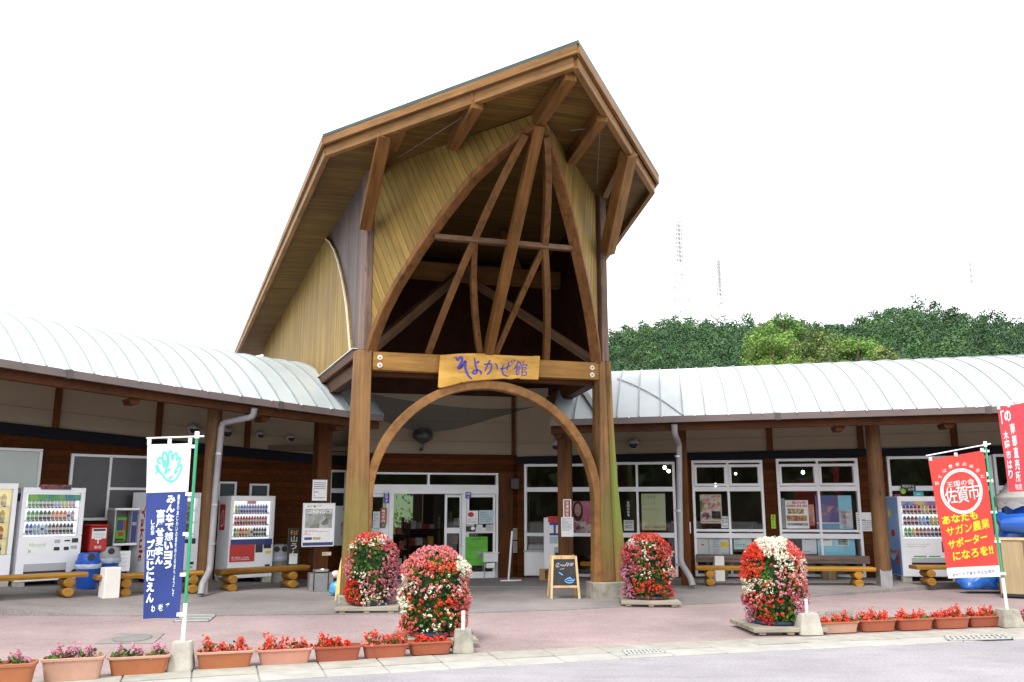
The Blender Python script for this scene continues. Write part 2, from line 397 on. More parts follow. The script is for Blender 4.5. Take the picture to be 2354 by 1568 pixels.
m_alu = M_plain("aluminium_frame", (.8, .81, .83), .4, .06, 3, spec=.5)
m_alud = M_plain("dull_aluminium_frame", (.36, .36, .36), .45, .1, 3)
m_glass = M_glass("window_glass")
m_glassd = M_plain("dark_window_glass", (.02, .022, .024), .08, .1, 2)
m_frost = M_plain("frosted_glass", (.5, .56, .52), .35, .08, 1)
m_white = M_plain("white_paint", (.8, .8, .8), .45, .04, 3)
m_white2 = M_plain("cabinet_white", (.84, .85, .88), .35, .03, 3)
m_greyp = M_plain("grey_paint", (.42, .42, .44), .45, .06, 3)
m_black = M_plain("black_plastic", (.02, .02, .022), .4)
m_paper = M_plain("paper_white", (.86, .86, .85), .7, .05, 6)
m_ink = M_plain("black_ink", (.04, .04, .05), .7)
m_inkg = M_plain("grey_ink", (.3, .3, .34), .7)
m_red = M_plain("red_paint", (.5, .02, .015), .4, .1)
m_redt = M_plain("red_print", (.5, .03, .02), .6)
m_blue = M_plain("blue_plastic", (.02, .1, .5), .35, .12)
m_bluedk = M_plain("dark_blue_print", (.03, .05, .2), .5)
m_bluesky = M_print("sky_blue_print", [(.15, .3, .62), (.22, .4, .72), (.3, .5, .8), (.24, .38, .68)], 1.2)
m_green = M_plain("green_print", (.1, .42, .03), .5, .2, 6)
m_yellow = M_plain("yellow_print", (.85, .6, .02), .5)
m_lime = M_plain("lime_sheet", (.3, .6, .02), .6)
m_cyan = M_plain("light_blue_sheet", (.3, .66, .82), .6, .06)
m_purple = M_plain("purple_paint", (.07, .045, .3), .6, .15, 10)
m_bench = M_wood("varnished_log", (.25, .115, .018), (.43, .225, .042), .4)
m_steel = M_plain("stainless_steel", (.5, .5, .5), .3, .15, 6, metal=.8)
m_terra = [M_plain("terracotta_plastic_%s" % n, c, .6, .18, 3, .1) for n, c in (("red", (.32, .085, .04)), ("pale", (.45, .255, .18)), ("orange", (.34, .115, .042)), ("deep", (.28, .07, .035)), ("rose", (.48, .22, .155)))]
m_soil = M_plain("soil", (.05, .033, .022), .95, .4, 30, .6)
m_leaf = [M_leaf("geranium_leaf_dark", (.02, .055, .012)), M_leaf("geranium_leaf", (.045, .115, .018)), M_leaf("geranium_leaf_light", (.11, .2, .022))]
m_fl = {k: M_leaf("blossom_"+k, c, .22, 25., .6, .2) for k, c in dict(red=(.62, .02, .012), scarlet=(.7, .07, .03), coral=(.66, .16, .12), pink=(.6, .22, .25), palepink=(.8, .45, .42), magenta=(.46, .06, .1), lilac=(.58, .24, .38), white=(.82, .78, .62)).items()}
m_pallet = M_wood("pallet_timber", (.2, .18, .145), (.37, .34, .29), .8)
m_tray = M_plain("navy_tray", (.03, .045, .1), .5, .2)
m_trunk = M_plain("bark", (.12, .09, .06), .9, .3, 8, .5)
# ============================================================ SETTING: ground, road, kerb
def structure(o): return setp(o, kind="structure")
structure(MB().box(-700, 700, -300, 900, -.5, 0).build("road", m_road))
K0 = [Vector(p) for p in ((-26, .4), (-14, 4.7), (-7, 7.35), (-3.13, 8.8), (-.42, 9.73), (1.24, 10.25), (3.65, 10.93), (6.7, 11.68), (12, 12.85), (24, 15.2), (40, 18))]
def along(poly, step):
    out = []
    for a, b in zip(poly, poly[1:]):
        n = max(1, int((b-a).length/step))
        for i in range(n): out.append(a+(b-a)*i/n)
    return out+[poly[-1]]
KP = along(K0, .15)
def off(i, d):
    t = (KP[min(i+1, len(KP)-1)]-KP[max(i-1, 0)]).normalized(); return KP[i]+Vector((t.y, -t.x))*d
def blocks(name, d0, d1, z, mat, every, gap):
    mb = MB(); i = 0
    while i+every < len(KP):
        def at(k, d):
            return off(k, d)
        a, b, c, e = off(i, d0), off(i+every, d0), off(i+every, d1), off(i, d1); t = (b-a).normalized()*gap
        mb.flat([a+t, b-t, c-t, e+t], -.05, z+random.uniform(-.003, .003)); i += every
    return structure(mb.build(name, mat, bevel=.008))
blocks("kerb", .0, .385, .02, m_kerb, 4, .006)
blocks("gutter", .4, .74, .012, m_gutterc, 4, .005)
mb = MB(); vs = []
for i in range(0, len(KP), 3): vs.append(KP[i])
mb.loft([[(p.x, p.y, .008) for p in vs], [(p.x*1.3, p.y+25, .008) for p in vs]], 0, False, False, False)
structure(mb.build("forecourt", m_apron))
sl_px = [(-900, 1398), (-300, 1413), (0, 1415), (250, 1417), (420, 1417), (600, 1415), (790, 1413), (1090, 1410), (1300, 1403), (1430, 1396), (1600, 1390), (1750, 1382), (1900, 1370), (2100, 1358), (2354, 1342), (2700, 1325), (3300, 1318)]
edge = along([Vector(atZ(u, v, .01)[:2]) for u, v in sl_px], .5)
mb = MB(); rings = []
for j in range(30):
    f = (j/29)**1.3; r = []
    for p in edge:
        q = p+(Vector((p.x*1.25, 27))-p)*f; r.append((q.x, q.y, .024+zfloor(q.x, q.y)))
    if j == 0: rings.append([(x, y, -.02) for x, y, z in r])
    rings.append(r)
mb.loft(rings, 0, False, False, False)
structure(mb.build("pavement", m_slab, smooth=True))
def floor_at(X, Y): return zfloor(X, Y)+.024

# ============================================================ WINGS
def vault(W_, ze, rise, x0, x1, n, seam, up):
    a = 5.1; Rr = (a*a+rise*rise)/(2*rise)
    def z(x, y): return ze+up(x)+rise-(Rr-math.sqrt(max(.01, Rr*Rr-(y-2.6)**2)))
    ys = [-2.5+10.2*i/26 for i in range(27)]
    top = MB(W_); top.loft([[(x0+(x1-x0)*i/n, y, z(x0+(x1-x0)*i/n, y)) for y in ys] for i in range(n+1)], 0, False, False, False)
    bot = MB(W_); bot.loft([[(x0+(x1-x0)*i/n, y, z(x0+(x1-x0)*i/n, y)-.13) for y in ys[:14]] for i in range(n+1)], 0, False, False, False)
    k = x0
    while k <= x1:
        top.sweep([(k, y, z(k, y)+.012) for y in ys], (1, 0, 0), .02, .035, 1); k += seam
    ends = [MB(W_).sweep([(x, y, z(x, y)-.05) for y in ys], (1, 0, 0), .05, .16) for x in (x0, x1)]
    return top, bot, ends, z
def eave(b, W_, ze, up, x0, x1, n, jn):
    MB(W_).box(x0, x1, -2.6, -2.47, ze-.125, ze-.005, 0, n, up).build("gutter", m_gut, b, True)
    for x in jn: MB(W_).box(x-.05, x+.05, -2.612, -2.46, ze-.135+up(x), ze+up(x)).build("gutter_joint", m_joint, b, True)
    x = x0+.3
    while x < x1: MB(W_).box(x-.012, x+.012, -2.63, -2.45, ze+up(x)-.02, ze+up(x)+.012).build("gutter_bracket", m_white, b, True); x += .62
    MB(W_).box(x0, x1, -2.4, -2.25, ze-.26, ze-.1, 0, n, up).build("eave_beam", m_darkh, b, True)
# ---- left wing
lw = thing("shop_building", "left wing of the station with brown boards, cream panels and pale vaulted metal roof", "building", LW.W((-5, 0, 0)))
YW = .5; NL = 34; x0, x1 = -15., 1.3
MB(LW.W).box(x0, x1, YW, YW+.2, -.1, 2.5, 0, NL, lift).build("boarded_wall", m_darkw, lw, True)
MB(LW.W).box(x0, x1, YW-.05, YW+.2, 2.46, 2.67, 0, NL, lift).build("navy_band", m_navy, lw, True)
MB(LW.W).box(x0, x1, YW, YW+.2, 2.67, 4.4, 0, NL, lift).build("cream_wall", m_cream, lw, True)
mb = MB(LW.W)
for z in (2.98, 3.42): mb.box(x0, x1, YW-.006, YW+.01, z, z+.012, 0, NL, lift)
mb.build("panel_joint", m_line, lw, True)
for u in (132, 368, 572, -140):
    x = LW.px(u, 930, YW).x; MB(LW.W).box(x-.055, x+.055, YW-.06, YW, 2.672+lift(x), 4.25+lift(x)).build("batten", m_darkp, lw, True)
top, bot, ends, zL = vault(LW.W, 3.3, 1.58, -15, .12, 50, .38, lift)
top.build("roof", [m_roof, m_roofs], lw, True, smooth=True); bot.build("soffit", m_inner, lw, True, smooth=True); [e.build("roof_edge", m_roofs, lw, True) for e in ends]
eave(lw, LW.W, 3.3, lift, -15, .1, NL, [LW.px(u, 900, -2.5).x for u in (152, 643)])
def rafters(b, Fm, us, ze, up):
    for u in us:
        x = Fm.px(u, 930, -2.).x; z = ze+up(x)-.26
        MB(Fm.W).loft([[(x-w, y, z+dz) for w, dz in ((.1, 0), (.06, -.09), (-.06, -.09), (-.1, 0))] for y in (-2.3, -1.9)]).build("rafter", m_darkh, b, True)
rafters(lw, LW, (297, 600, 770), 3.3, lift)
def post_sq(b, Fm, u, v, y, w, z1, mat=None):
    x = Fm.px(u, v, y).x; p = Fm.W((x, y, 0)); z0 = zfloor(p.x, p.y)
    return MB(Fm.W).box(x-w/2, x+w/2, y-w/2, y+w/2, z0, z1+(lift(x) if Fm is LW else 0)).build("square_post", mat or m_darkp, b, True), x
def post_round(b, Fm, u, v, y, r, z1):
    x = Fm.px(u, v, y).x; p = Fm.W((x, y, 0)); z0 = zfloor(p.x, p.y)+.0
    mb = MB(); mb.tube([(p.x, p.y, z) for z in (z0+.32, z0+.8, z0+1.7, z1)], [r*1.06, r*1.04, r, r*.97], 18)
    o = mb.build("log_post", M_wood("log_post_timber", (.09, .046, .02), (.19, .105, .052), axis=2, stain=wstreak((.4, .3, .22), .73)), b, True, smooth=True)
    MB().box(p.x-r*.8, p.x+r*.8, p.y-r*.8, p.y+r*.8, z0-.05, z0+.34).build("post_shoe", m_steel, b, True)
    return o
post_round(lw, LW, 478, 1200, -1.75, .135, 3.5)
post_sq(lw, LW, 735, 1200, -1.2, .3, 3.5)
# left windows
def frame_window(b, Fm, x0, x1, z0, z1, vs=(), hs=(), w=.05, y0=-.05, y1=.08, glass=None, gy=.02, matf=None, up=lambda x: 0, sash=None):
    mb = MB(Fm.W); d = up((x0+x1)/2)
    Z0, Z1 = z0+d, z1+d
    mb.box(x0, x1, y0, y1, Z1-w, Z1); mb.box(x0, x1, y0, y1, Z0, Z0+w); mb.box(x0, x0+w, y0, y1, Z0+w, Z1-w); mb.box(x1-w, x1, y0, y1, Z0+w, Z1-w)
    for x, a, c in vs: mb.box(x-w*.45, x+w*.45, y0+.012, y1-.01, a+d, c+d)
    for z, a, c, hw in hs: mb.box(a, c, y0+.006, y1-.005, z-hw+d, z+hw+d)
    o = mb.build("window", matf or m_alu, b, True, bevel=.004)
    if sash:
        for a, c, e, f in sash:
            sb = MB(Fm.W); k = .055
            sb.box(a, c, y0-.012, y1, e+d, e+k+d); sb.box(a, c, y0-.012, y1, f-k+d, f+d); sb.box(a, a+k, y0-.012, y1, e+k+d, f-k+d); sb.box(c-k, c, y0-.012, y1, e+k+d, f-k+d)
            sb.build("sash", matf or m_alu, o, True, bevel=.004)
    return o
def pane(o, Fm, x0, x1, z0, z1, mat, y=.02): return MB(Fm.W).box(x0, x1, y, y+.006, z0, z1).build("pane", mat, o, True)
p0 = LW.px(-110, 1030, YW); p1 = LW.px(97, 1033, YW); p2 = LW.px(97, 1200, YW)
o = frame_window(lw, LW, p0.x, p1.x, p2.z, p1.z, y0=YW-.09, y1=YW); pane(o, LW, p0.x, p1.x, p2.z, p1.z, m_frost, YW-.03)
a = LW.px(163, 1043, YW); b = LW.px(372, 1056, YW); c = LW.px(163, 1197, YW); xm = LW.px(250, 1100, YW).x
o = frame_window(lw, LW, a.x, b.x, c.z, a.z, vs=[(xm, c.z, a.z)], hs=[(LW.px(300, 1124, YW).z, xm, b.x, .025)], y0=YW-.08, y1=YW)
pane(o, LW, a.x, b.x, c.z, a.z, M_plain("dark_screen", (.05, .05, .055), .35), YW-.03)
for u0, u1, v0, v1 in ((500, 540, 1107, 1152), (573, 615, 1112, 1154)):
    a = LW.px(u0, v0, YW); b = LW.px(u1, v1, YW)
    mb = MB(LW.W)
    o = frame_window(lw, LW, a.x, b.x, b.z, a.z, y0=YW-.08, y1=YW, w=.04)
    pane(o, LW, a.x, b.x, b.z, a.z, m_black, YW-.015)
    for k in range(5):
        z = b.z+.05+(a.z-b.z-.1)*k/5; mb.add([(a.x+.04, YW-.06, z), (b.x-.04, YW-.06, z), (b.x-.04, YW-.025, z+.075), (a.x+.04, YW-.025, z+.075)], [(0, 1, 2, 3)])
    mb.build("louvre_slats", M_plain("louvre_glass", (.09, .11, .12), .15), o, True)
def vent(b, Fm, u, v, rpx, yw=0.):
    p = Fm.px(u, v, yw); P = Fm.W(p); r = rpx/ppm(P)
    mb = MB(Fm.W); n = 14
    rings = [[(p.x+rr*r*math.cos(2*math.pi*k/n), y+yw, p.z+rr*r*math.sin(2*math.pi*k/n)) for k in range(n)] for rr, y in ((1.05, 0), (1.05, -.05), (.9, -.1), (.55, -.17), (.1, -.19))]
    mb.loft(rings); o = mb.build("wall_vent", m_greyp, b, True, smooth=True)
    MB(Fm.W).loft([[(p.x+rr*r*math.cos(math.pi+math.pi*k/(n-1)), y+yw, p.z-.01+rr*r*math.sin(math.pi+math.pi*k/(n-1))) for k in range(n)] for rr, y in ((.86, -.115), (.5, -.18), (.1, -.196))], 0, False, False, False).build("grille", m_black, o, True)
for u, v, r in ((443, 986, 12), (519, 993, 12), (596, 999, 8.5), (666, 1007, 8.5)): vent(lw, LW, u, v, r, YW)
def pipe(b, Fm, pts, r, clamps):
    P = []
    for u, v, y in pts: P.append(Fm.W(Fm.px(u, v, y)))
    Q = []
    for i, p in enumerate(P):
        if 0 < i < len(P)-1:
            a = (P[i-1]-p); c = (P[i+1]-p); d = min(.09, a.length*.45, c.length*.45); a = p+a.normalized()*d; c = p+c.normalized()*d
            Q += [a, a*.25+p*.5+c*.25, c]
        else: Q.append(p)
    o = MB().tube(Q, r, 14).build("downpipe", m_pipe, b, True, smooth=True)
    for u, v, y in clamps:
        q = Fm.W(Fm.px(u, v, y)); MB().tube([q-Vector((0, 0, .018)), q+Vector((0, 0, .018))], r*1.15, 14).build("pipe_clamp", m_steel, o, True)
    return o
pipe(lw, LW, [(585, 938, -2.5), (582, 958, -2.45), (510, 972, -1.95), (497, 1110, -1.95), (482, 1312, -1.95), (464, 1345, -2.25), (462, 1366, -2.3)], .057, [(503, 1043, -1.95), (494, 1160, -1.95), (488, 1250, -1.95)])
# notices and dark glazing at the end of the left wing, behind the posts
a = LW.px(757, 1080, YW); b = LW.px(800, 1185, YW)
o = frame_window(lw, LW, a.x, .52, b.z, a.z, hs=[(LW.px(770, 1128, YW).z, a.x, .52, .05)], y0=YW-.05, y1=YW); pane(o, LW, a.x, .52, b.z, a.z, m_glassd, YW-.02)

# ---- right wing
rw = thing("shop_building", "right wing of the station with large poster covered windows below a pale vaulted metal roof", "building", RW.W((6, 0, 0)))
up_r = lambda x: .013*max(0, x)
NR = 8; X0, X1 = .02, 18.
MB(RW.W).box(X0, X1, -.05, .2, 2.5, 2.66, 0, NR, up_r).build("navy_band", m_navy, rw, True)
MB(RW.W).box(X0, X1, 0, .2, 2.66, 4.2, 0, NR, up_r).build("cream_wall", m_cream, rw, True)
MB(RW.W).box(X0, X1, -.006, .01, 2.95, 2.962, 0, NR, up_r).build("panel_joint", m_line, rw, True)
piers = [(.02, .18), (1.79, 2.2), (3.5, 3.85), (5.36, 5.62), (7.3, 7.86), (12.5, 18)]
for a, b in piers: MB(RW.W).box(a, b, 0, .18, -.1, 2.5+up_r(a)).build("boarded_wall", m_darkw, rw, True)
for u in (1378, 1768, 1977, 2192, 2430):
    x = RW.px(u, 1000).x; MB(RW.W).box(x-.06, x+.06, -.06, 0, 2.665+up_r(x), 4.18).build("batten", m_darkp, rw, True)
xe = RW.px(1272, 965, -2.4).x
top, bot, ends, zR = vault(RW.W, 3.22, 1.6, xe, 18, 40, .42, up_r)
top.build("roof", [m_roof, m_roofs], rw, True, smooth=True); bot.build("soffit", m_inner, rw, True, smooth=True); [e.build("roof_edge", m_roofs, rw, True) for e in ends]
eave(rw, RW.W, 3.22, up_r, xe-.05, 18, NR, [RW.px(u, 960, -2.5).x for u in (1787, 2270)])
rafters(rw, RW, (1285, 1920, 2165, 2480), 3.22, up_r)
xa = RW.px(1378, 965, -2.5).x; xb = RW.px(1318, 908, -1.2).x
MB(RW.W).sweep([(xa+(xb-xa)*t, -2.48+1.7*t, zR(xa+(xb-xa)*t, -2.48+1.7*t)+.03) for t in (0, .25, .5, .75, 1)], (1, .3, 0), .12, .05).build("roof_flashing", M_plain("dark_flashing", (.08, .09, .09), .4), rw, True)
xc = RW.px(1570, 962, -2.5).x; xd = RW.px(1420, 900, -.5).x
MB(RW.W).tube([(xc+(xd-xc)*t, -2.5+2.*t, zR(xc+(xd-xc)*t, -2.5+2.*t)+.02) for t in (0, .25, .5, .75, 1)], .012, 5).build("roof_cable", m_greyp, rw, True)
o, _ = post_sq(rw, RW, 1573, 1200, -1.5, .2, 3.3)
post_round(rw, RW, 2022, 1200, -1.4, .14, 3.35)
xp = RW.px(1300, 1200, -1.3).x; MB(RW.W).box(xp-.14, xp+.14, -1.44, -1.16, 0, 3.25).build("square_post", M_wood("notice_post_timber", (.075, .03, .01), (.19, .085, .035), axis=2), rw, True, bevel=.01)
pipe(rw, RW, [(1550, 975, -2.5), (1551, 998, -2.45), (1561, 1020, -1.75), (1562, 1150, -1.75), (1565, 1293, -1.75), (1588, 1330, -2.05), (1592, 1347, -2.1)], .06, [(1558, 1049, -1.75), (1560, 1174, -1.75), (1562, 1298, -1.75)])
vent(rw, RW, 1457, 1020, 12); vent(rw, RW, 1280, 1024, 11)
# windows of the right wing: (x0, x1, mullions)
zt, zs, zm = 2.49, 1.93, .95
wins = [(.18, 1.79, .98), (2.2, 3.5, 2.68), (3.86, 5.35, 4.62), (5.63, 7.29, 6.47), (7.87, 9.9, 8.9), (9.93, 12.48, 11.2)]
WIN = []
for i, (a, b, xm) in enumerate(wins):
    z0 = .06+.012*a; d = up_r(a)
    sash = [(a+.05, xm-.02, zs+.06, zt-.04), (xm+.02, b-.05, zs+.06, zt-.04)] if i in (2, 3) else None
    hs = [(zs, a+.05, b-.05, .05), (zm, a+.05, b-.05, .05)]
    if i == 0: hs = [(zs, a+.05, b-.05, .05), (zm, a+.05, b-.05, .035)]
    if i == 2 or i == 3: hs.append((1.06, a+.05, b-.05, .025))
    o = frame_window(rw, RW, a, b, z0, zt+d, vs=[(xm, z0+.05, zt-.05+d)], hs=hs, w=.055, sash=sash, y0=-.04, y1=.1); WIN.append(o)
    for c, e in ((a+.05, xm-.02), (xm+.02, b-.05)):
        for f, g in ((z0+.05, zm-.03), (zm+.03, zs-.04), (zs+.04, zt-.04+d)):
            pane(o, RW, c, e, f, g, m_glass, .025)
# dark wall speakers
for u, v in ((1186, 1112), (2134, 1190)):
    p = RW.px(u, v); MB(RW.W).box(p.x-.1, p.x+.1, -.16, 0, p.z-.13, p.z+.13).build("wall_speaker", m_black, rw, True, bevel=.02)
# rooms behind the glass
room = MB()
m_room = M_plain("room_wall", (.12, .085, .055), .8, .2, 1.5)
MB(RW.W).box(-4, 13, 5.4, 5.5, 0, 3.4).build("room_back_wall", m_room, rw, True)
MB(RW.W).box(-4, 13, .2, 5.4, 2.95, 3.05).build("room_ceiling", m_room, rw, True)
MB(RW.W).box(12.6, 12.7, .2, 5.4, 0, 3).build("room_side_wall", m_room, rw, True)
MB(RW.W).box(.1, 13, .22, 5.4, .0, .2).build("room_floor", M_plain("room_floor", (.1, .07, .05), .5), rw, True)

# ---- entrance hall
hl = thing("entrance_hall", "recessed entrance with aluminium sliding doors under a dark brown lintel and cream wall", "entrance", HW.W((-1.8, 0, 0)))
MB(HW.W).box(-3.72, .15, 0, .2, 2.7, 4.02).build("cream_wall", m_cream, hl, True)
mb = MB(HW.W)
for z in (2.98, 3.42): mb.box(-3.72, .15, -.006, .01, z, z+.012)
mb.build("panel_joint", m_line, hl, True)
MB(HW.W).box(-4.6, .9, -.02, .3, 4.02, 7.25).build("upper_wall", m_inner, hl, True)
MB(HW.W).box(-3.74, -.2, -.06, .2, 2.3, 2.7).build("lintel", m_darkw, hl, True)
for a, b in ((-3.7, -3.42), (-.52, -.2)): MB(HW.W).box(a, b, -.05, .2, 0, 2.3).build("door_jamb", m_darkp, hl, True)
MB(HW.W).box(-.2, .2, .02, .2, 0, 2.7).build("boarded_wall", m_darkw, hl, True)
MB(HW.W).box(-.22, -.14, -.05, .02, 2.7, 4.02).build("batten", m_darkp, hl, True)
# door frame and leaves
z1, z2, z3 = 2.29, 2.03, 1.83; xL, xA, xB, xR = -3.42, -2.9, -1.3, -.53; xT = -2.1
mb = MB(HW.W)
mb.box(xL, xR, -.05, .12, z1-.04, z1); mb.box(xL, xR, -.06, .14, z3, z2); mb.box(xL, xL+.05, -.04, .1, 0, z1-.04); mb.box(xR-.05, xR, -.04, .1, 0, z1-.04); mb.box(xT-.025, xT+.025, -.04, .1, z2, z1-.04)
for x in (xA, xB): mb.box(x-.05, x+.05, -.045, .1, 0, z3)
fr = mb.build("door_frame", m_alu, hl, True, bevel=.005)
for a, b in ((xL+.05, xT-.025), (xT+.025, xR-.05)): MB(HW.W).box(a, b, .03, .036, z2, z1-.04).build("pane", m_glass, fr, True)
def leaf(x0, x1, y, name="sliding_door", rail=1.04):
    mb = MB(HW.W); w = .055
    mb.box(x0, x1, y, y+.04, .02, .16); mb.box(x0, x1, y, y+.04, z3-.07, z3-.005); mb.box(x0, x0+w, y, y+.04, .16, z3-.07); mb.box(x1-w, x1, y, y+.04, .16, z3-.07); mb.box(x0+w, x1-w, y, y+.04, rail-.06, rail+.06)
    o = mb.build(name, m_alu, hl, True, bevel=.004)
    for a, b in ((.16, rail-.06), (rail+.06, z3-.07)): MB(HW.W).box(x0+w, x1-w, y+.015, y+.021, a, b).build("pane", m_glass, o, True)
    return o
leaf(xL+.06, xA-.05, -.02, "side_light"); leaf(xB+.06, xR-.06, -.02, "side_light")
leaf(xB-.42, xB-.03, .05)
MB(HW.W).box(xA+.1, xB-.05, -.02, .08, -.005, .03).build("door_sill", m_steel, hl, True)
# round wall lamp over the door
p = HW.px(972, 1005, -.3)
mb = MB(HW.W); n = 18; pr = ((.03, .16), (.1, .15), (.2, .09), (.235, .0), (.22, -.08), (.13, -.15), (.05, -.19))
mb.loft([[(p.x+r*math.cos(2*math.pi*k/n), -.28+r*math.sin(2*math.pi*k/n), p.z+.06+z) for k in range(n)] for r, z in pr])
mb.tube([(p.x, -.28, p.z-.1), (p.x, -.28, p.z-.22), (p.x, -.05, p.z-.26)], .035, 10)
mb.build("wall_lamp", M_plain("bronze_lamp_bowl", (.06, .055, .055), .3, .1, 3, metal=.3), hl, True, smooth=True)
# inside of the hall
MB(HW.W).box(-6, .1, .2, 6, -.02, .03).build("room_floor", M_plain("hall_floor", (.08, .06, .055), .5), hl, True)
MB(HW.W).box(-6, .1, .2, 6.2, 2.75, 2.85).build("room_ceiling", m_room, hl, True)
for a, b, c, e in ((-6, -3.6, 0, 2.75), (-3.6, .4, 0, .95), (-3.6, .4, 2.15, 2.75), (-2.75, -2.5, .95, 2.15), (-1.35, -1.05, .95, 2.15), (-.3, .4, .95, 2.15), (-3.6, -3.5, .95, 2.15)):
    MB(HW.W).box(a, b, 6, 6.15, c, e).build("room_back_wall", m_room, hl, True)
MB(HW.W).box(-6, -5.9, .2, 6, 0, 2.8).build("room_side_wall", m_room, hl, True)

# ============================================================ TIMBER PORCH
pt = thing("entrance_porch", "tall timber porch with round arch, pointed prow roof and honey coloured cedar cladding", "porch", TF.W((0, 0, 0)), TF.yaw)
def bt(name, p, q, w, h, mat, up=(0, 0, 1), b=.008): return bar(name, TF.W(p), TF.W(q), w, h, mat, pt, TF.M.to_3x3() @ Vector(up), True, b)
def loc(mb, name, mat, **k): return mb.build(name, mat, pt, True, TF.M, **k)
ZS = 7.3                                                         # underside of the roof
def post(prof, mat, name):
    return loc(MB().loft([[(x0, .25, z), (x0, .11, z), (x0+c, -.06, z), (x1, -.06, z), (x1, .25, z)] for z, x0, x1, c in prof]), name, mat, bevel=.01)
post([(0, -2.36, -1.96, .14), (1.5, -2.33, -1.97, .13), (2.8, -2.3, -1.99, .13), (4.12, -2.27, -2.0, .13)], m_postz, "post")
post([(4.12, -2.2, -2.02, .06), (ZS, -2.2, -2.04, .06)], m_postg, "post")
post([(.3, 1.99, 2.27, .03), (1.7, 2.0, 2.22, .03), (4.12, 2.03, 2.17, .03)], m_postz, "post")
loc(MB().loft([[(x0, .2, z), (x0, -.02, z), (x0+.05, -.09, z), (x1, -.09, z), (x1, .2, z)] for z, x0, x1 in ((.25, 2.275, 2.56), (.7, 2.25, 2.47), (1.2, 2.235, 2.41), (2., 2.22, 2.34), (3., 2.195, 2.29), (4.12, 2.172, 2.262))]), "flared_plank", m_postm, bevel=.008)
post([(4.12, 2.06, 2.24, .05), (ZS, 2.08, 2.24, .05)], m_postg, "post")
loc(MB().loft([[(1.86, .3, z), (1.86, -.06, z), (2.06, -.14, z), (2.4, -.14, z), (2.4+w, -.04, z), (2.4+w, .3, z)] for z, w in ((-.02, .2), (.3, .16))]), "post_footing", m_conc2, bevel=.015)
loc(MB().box(-2.4, -1.9, -.1, .3, -.02, .2), "post_footing", m_conc2, bevel=.015)
loc(MB().box(-1.98, 2.06, -.03, .14, 3.79, 4.1), "cross_beam", M_wood("cross_beam_timber", (.18, .092, .026), (.35, .195, .06)), bevel=.01)
loc(MB().box(-1.98, 2.06, .14, .3, 3.72, 4.0), "cross_beam", m_darkh)
for x in (-1.86, 1.92):
    for z in (4.0, 3.87):
        mb = MB(); n = 16
        mb.loft([[(x+r*math.cos(2*math.pi*k/n), y, z+r*math.sin(2*math.pi*k/n)) for k in range(n)] for r, y in ((.044, -.02), (.044, -.04), (.038, -.046))])
        o = loc(mb, "bolt_washer", M_plain("cream_washer", (.72, .68, .55), .5)); 
        MB().loft([[(x+.016*math.cos(2*math.pi*k/6), y, z+.016*math.sin(2*math.pi*k/6)) for k in range(6)] for y in (-.04, -.06)]).build("bolt", m_iron, o)
pts = [(-1.96, .06, 0), (-1.985, .06, .8)]+[(.0-1.99*math.cos(t), .06, 1.62+2.0*math.sin(t)) for t in [math.pi*i/40 for i in range(41)]]+[(1.985, .06, .8), (1.96, .06, 0)]
def warch(nm, c1, c2, along_axis): return M_wood(nm, c1, c2, axis=along_axis)
m_arch = M_boards("laminated_arch", (.2, .095, .032), (.42, .22, .08), 9., 0, 1)
loc(MB().sweep(pts, (0, 1, 0), .2, .15), "arch", M_wood("arch_timber", (.15, .075, .028), (.32, .165, .062), axis=1, fine=.35), bevel=.012)
# roof
def W2(u, v, z): return TF.inv(atZ(u, v, z))
T = Vector((0, -4.53, 7.56)); Lc = W2(742, 308, 7.46); Rc = W2(1515, 400, 7.46); Bk = W2(537, 812, 6.95)
Pr = W2(1416, 541, 7.42); Rb = Rc+(Pr-Rc)*((13-Rc.y)/(Pr.y-Rc.y)); Tb = Vector((0, 13, 7.3))
Lb = Lc+(Bk-Lc)*1.02
dn = Vector((0, 0, 1))
def quad_solid(a, b, c, d, z0, z1): return MB().loft([[Vector(p)+dn*z for p in (a, b, c, d)] for z in (z0, z1)])
loc(quad_solid(T, Lc, Lb, Tb, -.05, 0.), "roof", m_copper); loc(quad_solid(T, Tb, Rb, Rc, -.05, 0.), "roof", m_copper)
def inset(p, k=.05):
    c = Vector((0, 3, p.z)); d = (c-p); d.z = 0; return p+d.normalized()*k
iT, iL, iR, iB, iRb, iTb = [inset(p, .1) for p in (T, Lc, Rc, Lb, Rb, Tb)]
loc(quad_solid(iT, iL, iB, iTb, -.2, -.17), "soffit", m_soffit); loc(quad_solid(iT, iTb, iRb, iR, -.2, -.17), "soffit", m_soffit)
for a, b in ((T, Lc), (T, Rc), (Lc, Lb), (Rc, Rb)):
    a1, b1 = inset(a, .03)+dn*-.115, inset(b, .03)+dn*-.115
    bt("fascia", a1, b1, .05, .125, m_beam2, b=.004)
    a2, b2 = inset(a, .14)+dn*-.24, inset(b, .14)+dn*-.24
    bt("barge_beam", a2, b2, .09, .2, m_beam2, b=.006)
